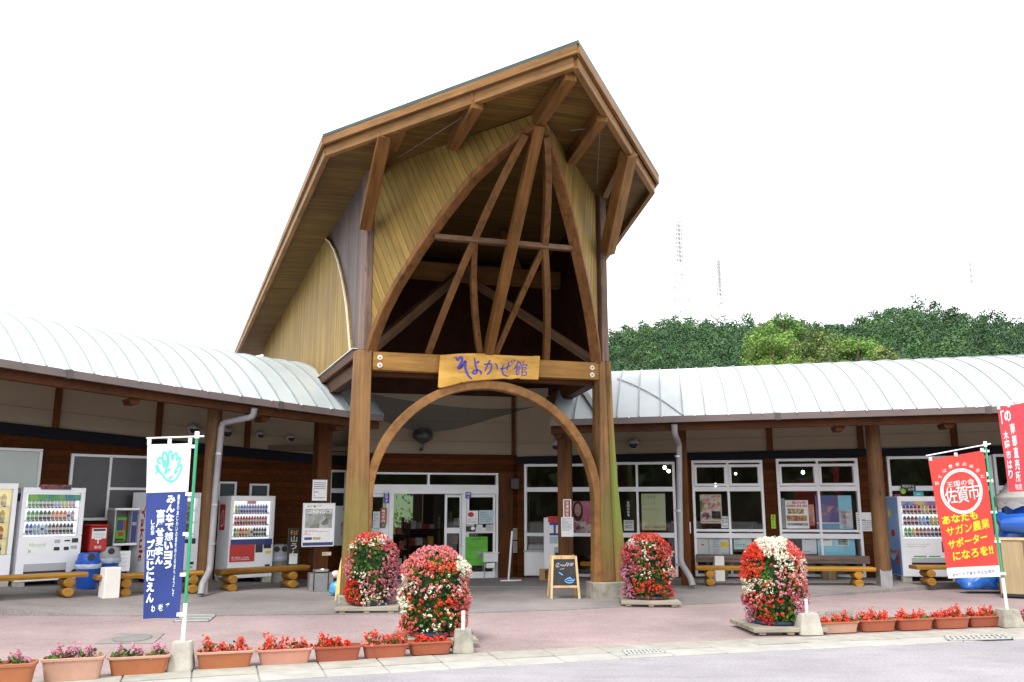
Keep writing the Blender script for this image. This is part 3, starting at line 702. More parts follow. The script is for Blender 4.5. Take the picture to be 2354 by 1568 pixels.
# prow cladding, its curved opening and ribs
RIB = [(0., 4.13), (.12, 4.42), (.32, 4.78), (.6, 5.15), (1.1, 5.68), (1.6, 6.15), (2.2, 6.62), (2.8, 6.93), (3.3, 7.1), (3.52, 7.15)]
def ribz(s):
    for (a, b), (c, d) in zip(RIB, RIB[1:]):
        if s <= c: return b+(d-b)*(s-a)/(c-a)
    return RIB[-1][1]
def sub(o, p, q): 
    A = TF.W((*p, 0)); B = TF.W((*q, 0)); return Frame(A.x, A.y, math.degrees(math.atan2(B.y-A.y, B.x-A.x)))
VL = sub(None, (-2.06, 0), (0, -2.9)); VR = sub(None, (0, -2.9), (2.06, 0)); SLEN = math.hypot(2.06, 2.9)
for Fv, flip in ((VL, False), (VR, True)):
    fs = (lambda s: SLEN-s) if flip else (lambda s: s)
    mb = MB(); ss = [SLEN*i/40 for i in range(41)]
    mb.loft([[(fs(s), 0, min(ribz(s*3.52/SLEN), ZS-.02)), (fs(s), 0, ZS), (fs(s), .06, ZS), (fs(s), .06, min(ribz(s*3.52/SLEN), ZS-.02))] for s in ss])
    m = m_honey_d if not flip else M_boards("honey_siding_right", (.19, .124, .034), (.365, .25, .08), .1, 0, 2, (0, R(-12), 0), .07, streak=wstreak((.66, .6, .5), .66, (18, 18, 1.6)))
    mb.build("prow_cladding", m, pt, True, Fv.M)
    P = [(fs(s*SLEN/3.52), .04, z-.04) for s, z in RIB]; fine = []
    for i in range(len(P)-1):
        for t in (0, .33, .66): fine.append(tuple(a+(b-a)*t for a, b in zip(P[i], P[i+1])))
    fine.append(P[-1])
    MB().sweep(fine, (0, 1, 0), .19, .1).build("curved_rib", M_wood("rib_timber", (.12, .055, .02), (.25, .122, .045), axis=2, fine=.8), pt, True, Fv.M, bevel=.008)
A = (0, -2.88, 7.12)
bt("king_post", (0, .06, 4.1), A, .155, .2, m_beam, (0, 1, 0))
def vp(Fv, s, z, y=.1, flip=False): return TF.inv(Fv.W(((SLEN-s) if flip else s, y, z)))
cl = vp(VL, 1.4, 5.83); cr = vp(VR, 1.35, 5.85, .1, True); cm = Vector((0, -1.42, 5.72))
cpts = [cl*(1-t)**2+(cm*2-(cl+cr)/2)*2*t*(1-t)+cr*t*t for t in [i/12 for i in range(13)]]
loc(MB().sweep(cpts, (0, 0, 1), .085, .13), "collar_beam", m_collar, bevel=.008)
c1 = cpts[3]; c2 = cpts[9]
def curve_strut(p, q, sag, w):
    p, q = Vector(p), Vector(q); m = (p+q)/2+Vector(sag); pts = [p*(1-t)**2+m*2*t*(1-t)+q*t*t for t in [i/8 for i in range(9)]]
    loc(MB().sweep(pts, (0, 1, 0), .1, w), "fan_strut", M_wood("strut_timber", (.1, .048, .018), (.2, .1, .04), axis=2, fine=.8), bevel=.006)
curve_strut((-1.04, .06, 4.1), c1, (-.04, -.1, .05), .11); curve_strut(c1, (-.16, -2.75, 7.0), (-.02, -.1, .1), .11)
curve_strut((1.08, .06, 4.1), c2, (.04, -.1, .05), .11); curve_strut(c2, (.14, -2.75, 7.0), (.06, -.1, .1), .11)
curve_strut((-.12, .05, 4.12), c1, (-.12, 0, .1), .1); curve_strut((.13, .05, 4.12), c2, (.02, 0, .1), .1)
bt("tie_beam", (-2.15, 2.3, TF.px(1010, 625, 2.3).z), (2.15, 2.3, TF.px(1010, 625, 2.3).z), .2, .34, m_beam)
zc = TF.px(1130, 640, 2.2).z
bt("diagonal_brace", (-1.98, .2, 4.18), (-.05, 2.15, zc), .14, .17, m_collar, (0, 0, 1)); bt("diagonal_brace", (2.02, .2, 4.18), (.05, 2.15, zc), .14, .17, m_collar, (0, 0, 1))
for x in (-1.2, 1.2):
    bt("inner_strut", (x*1.15, 2.35, zc), (x*.75, 2.35, 7.2), .14, .16, m_beam, (0, 1, 0))
bt("inner_beam", (-2.3, 4.1, 6.7), (2.3, 4.1, 6.7), .2, .3, m_darkh)
# beams that carry the overhang
bt("ridge_beam", (0, -2.7, 7.2), (0, -4.25, 7.24), .15, .24, m_beam)
def soff(u, v): return TF.inv(atZ(u, v, 7.22))
for a, b in (((1040, 330), (1098, 232)), ((1312, 362), (1384, 262))):
    p, q = soff(*a), soff(*b); bt("outrigger", p, q, .17, .24, m_beam)
for a, b in (((838, 470), (905, 300)), ((905, 335), (926, 292)), ((1398, 500), (1440, 355)), ((1390, 445), (1432, 360))):
    p, q = soff(*a), soff(*b); bt("outrigger", p, q, .12, .18, m_beam)
for sx, uv0, uv1 in ((-2.13, (840, 520), (885, 305)), (2.16, (1396, 578), (1446, 350))):
    p = TF.px(*uv0, -.14); q = soff(*uv1)
    bt("bracket_strut", p, q, .2, .24, m_beam2 if sx > 0 else m_beam, (0, 1, 0))
for a, b in (((1075, 262), (915, 362)), ((1380, 282), (1372, 425)), ((1345, 296), (1312, 300))):
    p = soff(*a); q = TF.px(*b, -.6) if b[0] > 1330 else soff(*b)
    loc(MB().tube([p, q], .007, 6), "tie_rod", m_iron)
# side walls
SL_ = Frame(*TF.W((-2.16, .08, 0))[:2], 90+22); SR_ = Frame(*TF.W((2.16, .08, 0))[:2], 90+9)
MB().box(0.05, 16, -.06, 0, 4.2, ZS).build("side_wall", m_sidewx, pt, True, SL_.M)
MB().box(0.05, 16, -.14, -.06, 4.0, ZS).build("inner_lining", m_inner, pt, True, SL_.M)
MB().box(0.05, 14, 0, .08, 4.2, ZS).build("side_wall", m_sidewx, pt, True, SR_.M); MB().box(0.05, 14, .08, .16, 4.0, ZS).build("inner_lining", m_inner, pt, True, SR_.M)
sl = [(805, 806), (800, 740), (796, 700), (791, 665), (785, 632), (777, 600), (769, 576), (758, 556), (749, 549), (737, 556), (722, 577)]
q = [SL_.px(u, v, .05) for u, v in sl]; top_ = [(p.x, min(p.z, ZS-.03)) for p in q]
low = SL_.px(720, 880, .05)
poly = top_+[(9, ZS-.05), (15.8, ZS-.25), (15.8, 3.95), (low.x+.1, 3.95), (low.x, low.z), (top_[0][0], low.z)]
mb = MB(); n = len(poly)
mb.add([(x, .05, z) for x, z in poly]+[(x, 0, z) for x, z in poly], [tuple(range(n))]+[(i, (i+1) % n, n+(i+1) % n, n+i) for i in range(n)])
mb.build("arched_panel", m_honey, pt, True, SL_.M)
rim = [(x, .055, z) for x, z in top_]
MB().sweep(rim, (0, 1, 0), .03, .035).build("panel_rim", M_plain("pale_rim", (.62, .55, .42), .4), pt, True, SL_.M)
MB().box(.15, low.x, .0, .1, 4.0, low.z-.02).build("side_sill", m_darkh, pt, True, SL_.M, bevel=.01)
MB().box(.15, low.x+.02, -.02, .125, low.z-.018, low.z).build("sill_capping", M_plain("pale_capping", (.5, .52, .5), .4), pt, True, SL_.M)
MB().box(.15, 5.5, -.2, 0, 3.75, 4.0).build("side_beam", m_darkh, pt, True, SL_.M); MB().box(.15, 5.5, 0, .2, 3.75, 4.0).build("side_beam", m_darkh, pt, True, SR_.M)
# ============================================================ THINGS UNDER THE EAVES
def ground_pt(u, v, back=0.):
    p = G(u, v); d = Vector((p.x, p.y, 0)).normalized(); q = p+d*back; q.z = zfloor(q.x, q.y)+.024; return q
def keep_off(p, d):                                        # bring a thing standing against the left wall forward until d is free behind it
    for _ in range(60):
        if LW.inv(p).y <= YW-d: break
        q = Vector((p.x, p.y, 0)).normalized(); p = p-q*.03; p.z = floor_at(p.x, p.y)
    return p
def hgt(p, v):                                             # height above point p of the photograph line v
    d = ray(0, v); 
    lo, hi = -1., 12.
    for _ in range(40):
        m = (lo+hi)/2; q = Vector((p.x, p.y, m))-EYEP; f = q.y*CT+q.z*ST; vv = CY-FPX*(-q.y*ST+q.z*CT)/f
        if vv > v: lo = m
        else: hi = m
    return lo-p.z
# ---- vending machines
_can = {}
CANC = dict(g=(.08, .35, .05), G=(.02, .12, .04), b=(.04, .12, .45), B=(.25, .45, .7), r=(.45, .03, .02), o=(.65, .2, .03), y=(.7, .55, .05), w=(.75, .72, .7), k=(.03, .03, .05), n=(.2, .1, .05), p=(.6, .35, .4), m=(.25, .05, .1))
m_can = {k: M_plain("drink_"+k, c, .35, .1, 20) for k, c in CANC.items()}
def can(k, h, r):
    if (k, h, r) not in _can:
        mb = MB()
        mb.lathe([(r*.8, 0), (r, .01), (r, h*.3)], 8); mb.lathe([(r*1.01, h*.3), (r*1.01, h*.55)], 8, mi=1); mb.lathe([(r, h*.55), (r, h*.75), (r*.45, h*.92), (r*.45, h)], 8)
        o = mb.build("drink", [m_can[k], m_can['w'] if k != 'w' else m_can['b']], None, smooth=True); _can[k, h, r] = o.data; bpy.data.objects.remove(o)
    return _can[k, h, r]
m_lit = M_emit("vending_display_back", (.85, .9, .92), .4)
m_strip = M_plain("price_strip", (.75, .75, .76), .4); m_btn = M_plain("price_button", (.1, .1, .16), .3)
def vend(u, v, w, vtop, yaw, label, rows, kind, back=.36, depth=.72):
    p = ground_pt(u, v, 0); p = keep_off(p, .95) if u < 900 else p; h = hgt(p, vtop); t = thing("vending_machine", label, "vending machine", p, R(yaw), "vending machines along the covered walk")
    depth = .8 if kind == "script" else depth; zd = h*(.5 if kind != 'yellow' else .3); a, b = -w/2, w/2; s = .06; f = .1
    mb = MB(); mb.box(a, b, f, depth, .09, h); mb.box(a, b, 0, f, .09, zd); mb.box(a, b, 0, f, h-.1, h); mb.box(a, a+s, 0, f, zd, h-.1); mb.box(b-s*1.2, b, 0, f, zd, h-.1)
    cab = mb.build("cabinet", m_white2, t, bevel=.008)
    for x in (a+.08, b-.08):
        for y in (.08, depth-.1): MB().box(x-.09, x+.09, y-.06, y+.06, -.02, .09).build("foot_block", m_conc, t, bevel=.01)
    x0, x1, z0, z1 = a+s, b-s*1.2, zd, h-.1
    MB().box(x0, x1, f-.012, f-.002, z0, z1).build("display_back", m_lit if kind != 'yellow' else M_emit("yellow_display", (.8, .72, .35), .2), cab)
    MB().box(x0, x1, .004, .01, z0, z1).build("display_pane", M_glass("display_glass", (.97, .97, .97)), cab)
    n = len(rows); dz = (z1-z0-(.06 if kind != 'yellow' else .02))/n
    for i, row in enumerate(rows):
        zb = z1-.05-dz*(i+1)+.02
        MB().box(x0+.005, x1-.03, .03, .09, zb, zb+.03).build("price_shelf", m_strip, cab)
        k = len(row); step = (x1-x0-.1)/k
        mbn = MB()
        for j, c in enumerate(row):
            x = x0+.04+step*(j+.5); o = link("drink", can(c, round(dz*.7, 3), round(min(.04, step*.46), 3)), cab); o.location = (x, .06, zb+.03)
            mbn.box(x-step*.25, x+step*.25, .024, .031, zb+.005, zb+.025)
        o = mbn.build("price_buttons", m_btn, cab)
    def panel(nm, fx0, fx1, fz0, fz1, mat, y=-.006, d=.008): return MB().box(a+w*fx0, a+w*fx1, y, y+d, h*fz0, h*fz1).build(nm, mat, cab)
    if kind == 'white':
        panel("header_print", .08, .92, .865, .93, M_print("green_header", [(.03, .15, .3), (.1, .35, .05), (.05, .2, .4), (.2, .4, .05)], 9), .002, .002)
        MB().box(a+w*.26, a+w*.74, -.03, .1, h-.03, h+.05).build("topper", M_print("topper_print", [(.02, .02, .02), (.03, .03, .04), (.3, .05, .03), (.04, .04, .12)], 14), cab)
        panel("poster_panel", .12, .5, .32, .465, m_paper)
        mb = MB(); put(mb, "Natural", a+w*.17, a+w*.42, h*.4, h*.44, -.008); mb.box(a+w*.16, a+w*.2, -.009, -.007, h*.34, h*.37); mb.build("lettering", M_plain("pale_green_ink", (.35, .6, .35)), cab)
        for q in ((.56, .65, .43, .465, m_greyp), (.72, .81, .445, .46, m_black), (.84, .94, .43, .475, m_black), (.56, .65, .355, .39, m_black), (.72, .8, .355, .39, m_black), (.83, .93, .365, .4, m_greyp), (.92, .975, .18, .21, m_black)): panel("control", *q)
        panel("pick_up_door", .12, .78, .155, .23, m_greyp, -.012, .014); panel("pick_up_slot", .12, .78, .125, .155, m_black, -.008)
        mb = MB()
        for k in range(3): stroke(mb, [(.8+.03*k, .02), (.86+.02*k, .07+.01*k), (.96, .115-.03*k)], .012, lambda x, y: (a+w*x, -.004, h*(y+.05)))
        mb.build("wave_mark", m_bluedk, cab)
        MB().loft([[(a-.003, depth-.02, .12), (a-.003, depth-.5, .12), (a-.003, depth-.3, h*.35), (a-.003, depth-.12, h*.5), (a-.003, depth-.02, h*.55)], [(a-.008, depth-.02, .12), (a-.008, depth-.5, .12), (a-.008, depth-.3, h*.35), (a-.008, depth-.12, h*.5), (a-.008, depth-.02, h*.55)]]).build("side_graphic", m_bluedk, cab)
        MB().box(a-.006, a, .12, .5, h*.86, h*.94).build("side_plate", m_black, cab)
    if kind == 'script':
        mb = MB(); vs, fs = glyphs("Yakult", .02)
        mb.add([(a-.006, .36-.13*(q[1]-.5), h*.86-h*.62*q[0]) for q in vs], fs); mb.build("side_lettering", M_plain("script_red", (.5, .02, .02), .4), cab)
        panel("header_print", .1, .8, .52, .9, M_print("dark_green_print", [(.02, .08, .03), (.1, .2, .04), (.3, .1, .03)], 10), .03, .002)
        for q in ((.62, .8, .43, .475, m_black), (.85, .93, .42, .48, m_black), (.8, .92, .19, .22, m_black), (.78, .9, .15, .17, m_greyp)): panel("control", *q)
        panel("pick_up_slot", .08, .6, .14, .22, m_black)
        mb = MB(); stroke(mb, [(.62, .09), (.7, .1), (.76, .13), (.75, .09), (.84, .11), (.9, .1)], .006, lambda x, y: (a+w*x, -.004, h*y)); mb.build("lettering", m_ink, cab)
    if kind == 'red':
        panel("control_band", .04, .97, .43, .495, m_bluedk); panel("red_panel", .03, .58, .24, .435, m_red, -.012, .014)
        mb = MB(); put(mb, "ID MAX x Smile", a+w*.08, a+w*.46, h*.275, h*.3, -.014); mb.box(a+w*.08, a+w*.48, -.015, -.013, h*.262, h*.266); mb.build("lettering", m_paper, cab)
        for q in ((.6, .76, .34, .43, m_black), (.78, .95, .385, .43, m_black), (.82, .95, .325, .355, m_yellow), (.83, .94, .15, .2, m_black)): panel("control", *q)
        o = MB().box(a-.006, a, .3, .6, h*.6, h*.9).build("side_plate", m_red, cab)
        mb = MB(); stroke(mb, [(.55, .7), (.4, .8), (.35, .65), (.5, .62), (.42, .75)], .008, lambda x, y: (a-.008, x, h*(y+.03))); mb.build("lettering", m_paper, o)
        panel("crest", .36, .56, .905, .945, M_plain("pink_print", (.75, .3, .35)), .002, .002)
    if kind == 'blue':
        MB().box(a-.006, a, .02, depth-.02, .1, h*.99).build("side_print", m_bluesky, cab)
        o = MB().box(a-.009, a-.006, .1, .66, .12, h*.36).build("side_graphic", M_plain("mid_blue_print", (.08, .16, .42)), cab)
        mb = MB(); put(mb, "・", 0, .01, 0, .01)
        def blob(nm, y, z, r, m, q=1.): 
            n = 12; MB().loft([[(a-x, y+r*math.cos(2*math.pi*k/n), z+r*q*math.sin(2*math.pi*k/n)) for k in range(n)] for x in (.006, .012)]).build(nm, m, cab)
        blob("berry_print", .34, h*.56, .09, m_redt, .8); blob("balloon_print", .45, h*.8, .07, m_yellow, 1.3); blob("flower_print", .3, h*.33, .2, M_print("orange_print", [(.6, .15, .02), (.7, .3, .03), (.5, .05, .02)], 18), .25)
        blob("fruit_print", .2, h*.24, .1, M_print("red_fruit_print", [(.3, .02, .02), (.5, .08, .04), (.15, .1, .05)], 18), .8); blob("basket_print", .42, h*.3, .12, M_plain("pale_blue_print", (.3, .45, .7)), .9)
        panel("header_print", .06, .94, .885, .94, M_print("blue_header", [(.05, .15, .45), (.1, .3, .5), (.3, .1, .3), (.5, .45, .1)], 7), .002, .002)
        panel("poster_panel", .05, .62, .34, .47, m_paper)
        mb = MB(); put(mb, "for your best tea", a+w*.1, a+w*.5, h*.425, h*.44, -.009); put(mb, "natural mineral", a+w*.1, a+w*.42, h*.4, h*.415, -.009); mb.build("lettering", m_inkg, cab)
        panel("green_label", .2, .42, .285, .3, m_green); panel("green_label", .46, .66, .285, .3, m_green)
        panel("pick_up_door", .16, .8, .22, .275, m_greyp, -.012, .014); panel("pick_up_slot", .16, .8, .19, .22, m_black)
        for q in ((.7, .73, .34, .47, m_black), (.76, .9, .4, .46, m_red)): panel("control", *q)
    return t
vend(-62, 1356, 1.0, 1110, 47, "white vending machine with yellow display cut off by the left edge of the photo", ["oyoyowoy", "ywowyowy", "ooyywwoo", "woyowoyw"], 'yellow')
vend(106, 1351, 1.0, 1121, 47, "white vending machine with three rows of drinks and blue wave mark, behind first log bench", ["gggGnnnBByypp", "gggGGGoooowp", "bbBBwBnkmkkkk"], 'white')
vend(397, 1341, .95, 1132, 52, "vending machine with vertical red script on its side, behind the navy banner", ["GGgnwwr", "gGGnnwr", "gnGnwwn"], 'script')
vend(573, 1334, .9, 1140, 37, "white vending machine with a big red panel below three rows of drinks", ["yBbbbbbbbbbb", "rrrrrrrrrrrr", "gyrooywkkkkk"], 'red')
vend(2146, 1340, 1.12, 1141, -3, "white vending machine with sky blue side, behind the red city banner", ["mmmrryyrrnnn", "mmmmBBbyygnn", "ggyrnnmmkkkk"], 'blue')
# ---- red post box, phone, bins
p = keep_off(ground_pt(217, 1345), .55); t = thing("post_box", "red post box with white collection notice standing behind the blue bins", "post box", p, R(44)); zt = hgt(p, 1206); zb = hgt(p, 1268); w = .31
MB().box(-w/2, w/2, 0, .36, zb, zt-.03).build("body", m_red, t, bevel=.02); MB().box(-w/2-.01, w/2+.01, -.02, .37, zt-.03, zt).build("hood", m_red, t, bevel=.01)
MB().box(-.05, .05, .12, .24, -.02, zb).build("stand", m_red, t)
o = MB().box(-w*.38, w*.4, -.006, 0, zb+(zt-zb)*.48, zb+(zt-zb)*.86).build("notice_plate", m_paper, t)
mb = MB(); mb.box(-w*.32, w*.34, -.009, -.006, zb+(zt-zb)*.76, zb+(zt-zb)*.84); mb.build("slot", m_black, o)
mb = MB()
for k in range(4): mb.box(-w*.3, w*.3, -.008, -.006, zb+(zt-zb)*(.52+.05*k), zb+(zt-zb)*(.53+.05*k))
mb.build("printed_lines", m_inkg, o)
mb = MB(); put(mb, "〒", -.06, .05, zb+.14, zb+.26, -.004, bold=.03); put(mb, "郵便", -.06, .06, zb+.05, zb+.1, -.004); mb.build("lettering", m_paper, t)
p = keep_off(ground_pt(279, 1340), .65); t = thing("public_telephone", "green public telephone under a grey hood on a post", "telephone", p, R(40)); zt = hgt(p, 1168); zb = hgt(p, 1254); w = .42
mb = MB(); mb.box(-w/2, w/2, .42, .45, zb, zt); mb.box(-w/2, -w/2+.025, 0, .42, zb, zt-.04); mb.box(w/2-.11, w/2, .05, .42, zb, zt-.04); mb.build("hood", m_greyp, t, bevel=.004)
MB().box(-w/2-.01, w/2+.01, -.03, .45, zt-.04, zt).build("hood_roof", m_white2, t, bevel=.005); MB().box(-w/2, w/2, -.02, .42, zb, zb+.04).build("shelf", m_white2, t, bevel=.005)
MB().box(-.03, .03, .3, .36, -.02, zb).build("post", m_greyp, t)
ph = MB().box(-.15, .07, .2, .4, zb+.06, zt-.16).build("telephone", m_green, t, bevel=.015)
for q in ((-.1, .0, zb+.27, zt-.22, m_bluedk), (.01, .05, zb+.27, zt-.22, m_redt), (-.07, .02, zb+.16, zb+.24, m_redt), (-.12, .03, zb+.08, zb+.12, m_black)): MB().box(q[0], q[1], .19, .2, q[2], q[3]).build("key_panel", q[4], ph)
MB().box(w/2-.1, w/2-.01, .04, .05, zb+.05, zt-.06).build("side_panel", m_bluedk, t)
mb = MB(); put(mb, "電話", w/2-.09, w/2-.02, zb+.36, zb+.42, .036); mb.build("lettering", m_paper, t)
P = LW.W(LW.px(283, 1290, -.35)); nt_ = thing("notice", "white notice hanging below the telephone hood", "notice", P, R(36))
MB().box(-.12, .12, 0, .006, -.18, .18).build("sheet", m_paper, nt_)
mb = MB()
for k in range(4): mb.box(-.09, .06, -.002, 0, .12-.07*k, .125-.07*k)
mb.build("printed_lines", m_inkg, nt_)
def trash(u, v, vtop, r, body, lid, label, two=False, yaw=30):
    p = keep_off(ground_pt(u, v, .1), .35); h = hgt(p, vtop); t = thing("trash_bin", label, "trash bin", p, R(yaw), "round waste bins")
    MB().lathe([(r*.78, 0), (r*.8, .02), (r*.97, h*.66), (r, h*.68)], 20).build("body", body, t, smooth=True)
    o = MB().lathe([(r*1.05, h*.68), (r*1.06, h*.76), (r*.95, h*.8), (r*.86, h*.97), (r*.6, h), (.05, h)], 20).build("lid", lid, t, smooth=True)
    for x in ((-.4, .4) if two else (.15,)):
        a = x; cx, cy = math.sin(a)*r*.93, -math.cos(a)*r*.93
        M_ = Matrix.Rotation(a, 3, 'Z'); n = 12
        MB().loft([[Vector((cx, cy, h*.88))+M_ @ Vector((.055*math.cos(2*math.pi*k/n), y, .055*math.sin(2*math.pi*k/n))) for k in range(n)] for y in (-.02, .03)]).build("opening", m_black, o)
    n = 28; MB().loft([[((r*q+.012*math.sin(k*2.7+z*90))*math.cos(2*math.pi*k/n), (r*q+.012*math.sin(k*1.9+z*70))*math.sin(2*math.pi*k/n), z) for k in range(n)] for q, z in ((1.04, h*.69), (1.1, h*.64), (1.07, h*.58), (1.02, h*.55))], 0, False, False).build("bin_liner", M_glass_bag, t, smooth='all')
M_glass_bag = M_plain("bag_film", (.5, .58, .7), .25, .2, 9)
trash(197, 1358, 1270, .19, m_blue, m_blue, "blue bin with blue lid beside the white vending machine")
trash(243, 1344, 1256, .2, m_blue, m_greyp, "blue bin with a grey lid behind the white box")
trash(638, 1340, 1251, .2, m_conc, m_greyp, "pale grey bin with two round holes in its lid", True, 25)
def whitebox(u, v, vtop, w, yaw, label):
    p = ground_pt(u, v, .05); h = hgt(p, vtop); t = setp(MB().loft([[(x*k, y*k, z) for x, y in ((-w/2, -w/2), (w/2, -w/2), (w/2, w/2), (-w/2, w/2))] for k, z in ((1.04, -.01), (1, h))]).build("box_bollard", M_plain("cream_box_paint", (.74, .71, .66), .55, .06, 3), bevel=.008), label, "box", "white upright boxes under the eaves")
    t.location = p; t.rotation_euler.z = R(yaw)
whitebox(249, 1378, 1304, .24, 44, "white upright box beside the second log bench")
whitebox(1654, 1338, 1278, .19, 0, "slim white box in front of the right wing windows")
# ---- log benches
def stack(t, x, zt, r, along=.3):
    for k in range(2):
        z = zt*(.25+.5*k)
        MB().loft([[(x+(zt*.29)*math.cos(2*math.pi*i/10), y, z+zt*.25*math.sin(2*math.pi*i/10)) for i in range(10)] for y in (-along, -along+.02, along-.02, along)]).build("log_leg", m_bench, t, bevel=.01)
def bench(s1, s2, uL, uR, label, square=True, thick=.07):
    a, b = ground_pt(*s1, .15), ground_pt(*s2, .15); d = b-a; yaw = math.atan2(d.y, d.x); c = (a+b)/2; L = Vector((d.x, d.y)).length
    t = thing("log_bench", label, "bench", (c.x, c.y, min(a.z, b.z)), yaw, "log benches under the eaves")
    e = d.normalized()
    def ends(u):
        lo, hi = -3., 3.
        for _ in range(40):
            m = (lo+hi)/2; q = c+e*m+Vector((0, 0, .36))-EYEP; uu = CX+FPX*q.x/(q.y*CT+q.z*ST)
            if uu < u: lo = m
            else: hi = m
        return lo
    x0, x1 = ends(uL), ends(uR); zt = .3; slope = (b.z-a.z)/L
    for x in (-L/2, L/2): stack(t, x, zt, .1, .17)
    n = 9; prof = [(-.17, zt), (-.18, zt+thick*.6), (-.15, zt+thick), (.15, zt+thick), (.18, zt+thick*.6), (.17, zt)]
    if not square: prof = [(.16*math.cos(math.pi*k/8+math.pi), zt+.1-.11*math.sin(math.pi*k/8)) for k in range(9)]
    o = MB().loft([[(x, y, z) for y, z in prof] for x in (x0, x0+.02, x1-.02, x1)]).build("seat", m_bench, t, smooth=True); return t
bench((-30, 1388), (148, 1379), -80, 195, "log bench in front of the leftmost vending machines")
bench((282, 1375), (436, 1369), 219, 462, "log bench half hidden by the navy banner")
bench((525, 1363), (664, 1356), 501, 703, "half round log bench in front of the red panel vending machine", False)
bench((1632, 1351), (1971, 1351), 1597, 2007, "long yellow log bench in front of the poster windows")
bench((2135, 1351), (2330, 1348), 2098, 2360, "yellow log bench behind the red city banner")
bench((1366, 1338), (1420, 1338), 1335, 1440, "log bench seen past the chalkboard behind the arch leg")
a, b = RW.W(RW.px(1602, 1335, -.35)), RW.W(RW.px(1997, 1335, -.35)); d = b-a
t = thing("plank_bench", "weathered grey plank bench close to the poster windows", "bench", ((a+b)/2), math.atan2(d.y, d.x)); L = d.length; z0 = zfloor(*((a+b)/2)[:2])+.024-((a+b)/2).z; t.location.z += z0
for y in (-.17, .0, .17): MB().box(-L/2, L/2, y-.08, y+.08, .4, .45).build("seat_plank", m_grey, t, bevel=.006)
MB().box(-L/2, L/2, -.24, -.2, .34, .5).build("front_board", m_grey, t, bevel=.006)
for x in (-L*.36, L*.28): MB().lathe([(.15, 0), (.17, .1), (.16, .25), (.17, .4)], 12, (x, 0, 0)).build("stump_leg", M_wood("stump_timber", (.12, .09, .05), (.25, .19, .12), axis=2), t, smooth=True)
# ---- sign stand, ashtray, bags near the left post
p = keep_off(ground_pt(671, 1347, .1), .3); t = thing("sign_stand", "narrow dark sign stand with orange lettering between the bin and post", "sign", p, R(25)); zt = hgt(p, 1214); zb = hgt(p, 1311); w = .24
MB().box(-w/2, w/2, 0, .03, zb, zt).build("board", M_plain("sign_dark_green", (.05, .07, .02), .5), t, bevel=.012)
MB().box(-w/2+.012, w/2-.012, -.004, 0, zb+.02, zt-.02).build("face", m_black, t)
MB().box(-w/2, w/2, -.1, .14, -.01, .03).build("foot", m_greyp, t); MB().box(-.02, .02, .0, .03, .03, zb).build("leg", m_greyp, t)
mb = MB(); put(mb, "そば", -.085, .07, zt-.13, zt-.04, -.006, bold=.02); mb.build("lettering", M_plain("orange_ink", (.7, .3, .05)), t)
mb = MB(); 
for k in range(3): put(mb, "山のうどん"[k*2:k*2+1] or "の", -.06, .06, zt-.27-.14*k, zt-.15-.14*k, -.006, bold=.02)
mb.build("lettering", M_plain("cream_ink", (.75, .65, .5)), t); MB().box(-.08, .08, -.006, -.004, zb+.12, zb+.32).build("price_card", m_paper, t)
mb = MB(); put(mb, "営業中", -.09, .09, zb+.04, zb+.09, -.006); mb.build("lettering", m_paper, t)
p = ground_pt(738, 1366, .2); t = thing("ashtray_stand", "stainless steel ashtray stand at the foot of the square post", "ashtray", p, R(20)); h = hgt(p, 1318); w = .44
MB().box(-w/2, w/2, 0, .3, 0, h).build("cabinet", m_steel, t, bevel=.01)
mb = MB(); mb.lathe([(.13, h+.015), (.15, h+.03), (.15, h+.06), (.12, h+.06), (.1, h+.03)], 18, (0, .14, 0)); mb.build("bowl", m_steel, t, smooth=True)
for x in (-.14, .12): MB().box(x-.008, x+.008, -.02, -.002, .02, h+.02).build("strap", m_black, t)
p = ground_pt(773, 1375, .12); mb = MB(); mb.ball((0, 0, .12), .13, 8, 0, (1, .8, 1)); mb.tube([(0, 0, .22), (.03, 0, .28), (.06, 0, .26)], .03, 6)
for i, q in enumerate(mb.v): mb.v[i] = (q[0]+.02*math.sin(q[2]*60), q[1], max(0, q[2]+.015*math.sin(q[0]*70+q[1]*50)))
t = setp(mb.build("plastic_bag", M_plain("light_blue_bag", (.08, .35, .65), .3, .3, 9), smooth=True), "light blue plastic bag beside the left porch post", "bag"); t.location = p
p = ground_pt(772, 1365, .2); mb = MB(); mb.ball((0, 0, .08), .09, 7, 0, (1.2, 1, .8)); t = setp(mb.build("cloth_bundle", M_print("red_white_cloth", [(.6, .05, .03), (.8, .75, .7), (.5, .05, .05)], 14), smooth=True), "red and white bundle lying on the light blue bag", "bundle"); t.location = p+Vector((0, 0, .22))
p = ground_pt(789, 1388, .3); mb = MB(); mb.loft([[(r*math.cos(2*math.pi*k/10)*(1+.2*math.sin(k*3)), r*math.sin(2*math.pi*k/10), z) for k in range(10)] for r, z in ((.13, 0), (.11, .3), (.07, .6), (.03, .8), (.02, .9))])
t = setp(mb.build("rolled_cloth", M_plain("pale_yellow_cloth", (.72, .58, .2), .8, .2, 12), smooth=True), "pale yellow rolled cloth standing against the left porch post", "cloth"); t.location = p  # roll of yellow cloth of unknown use
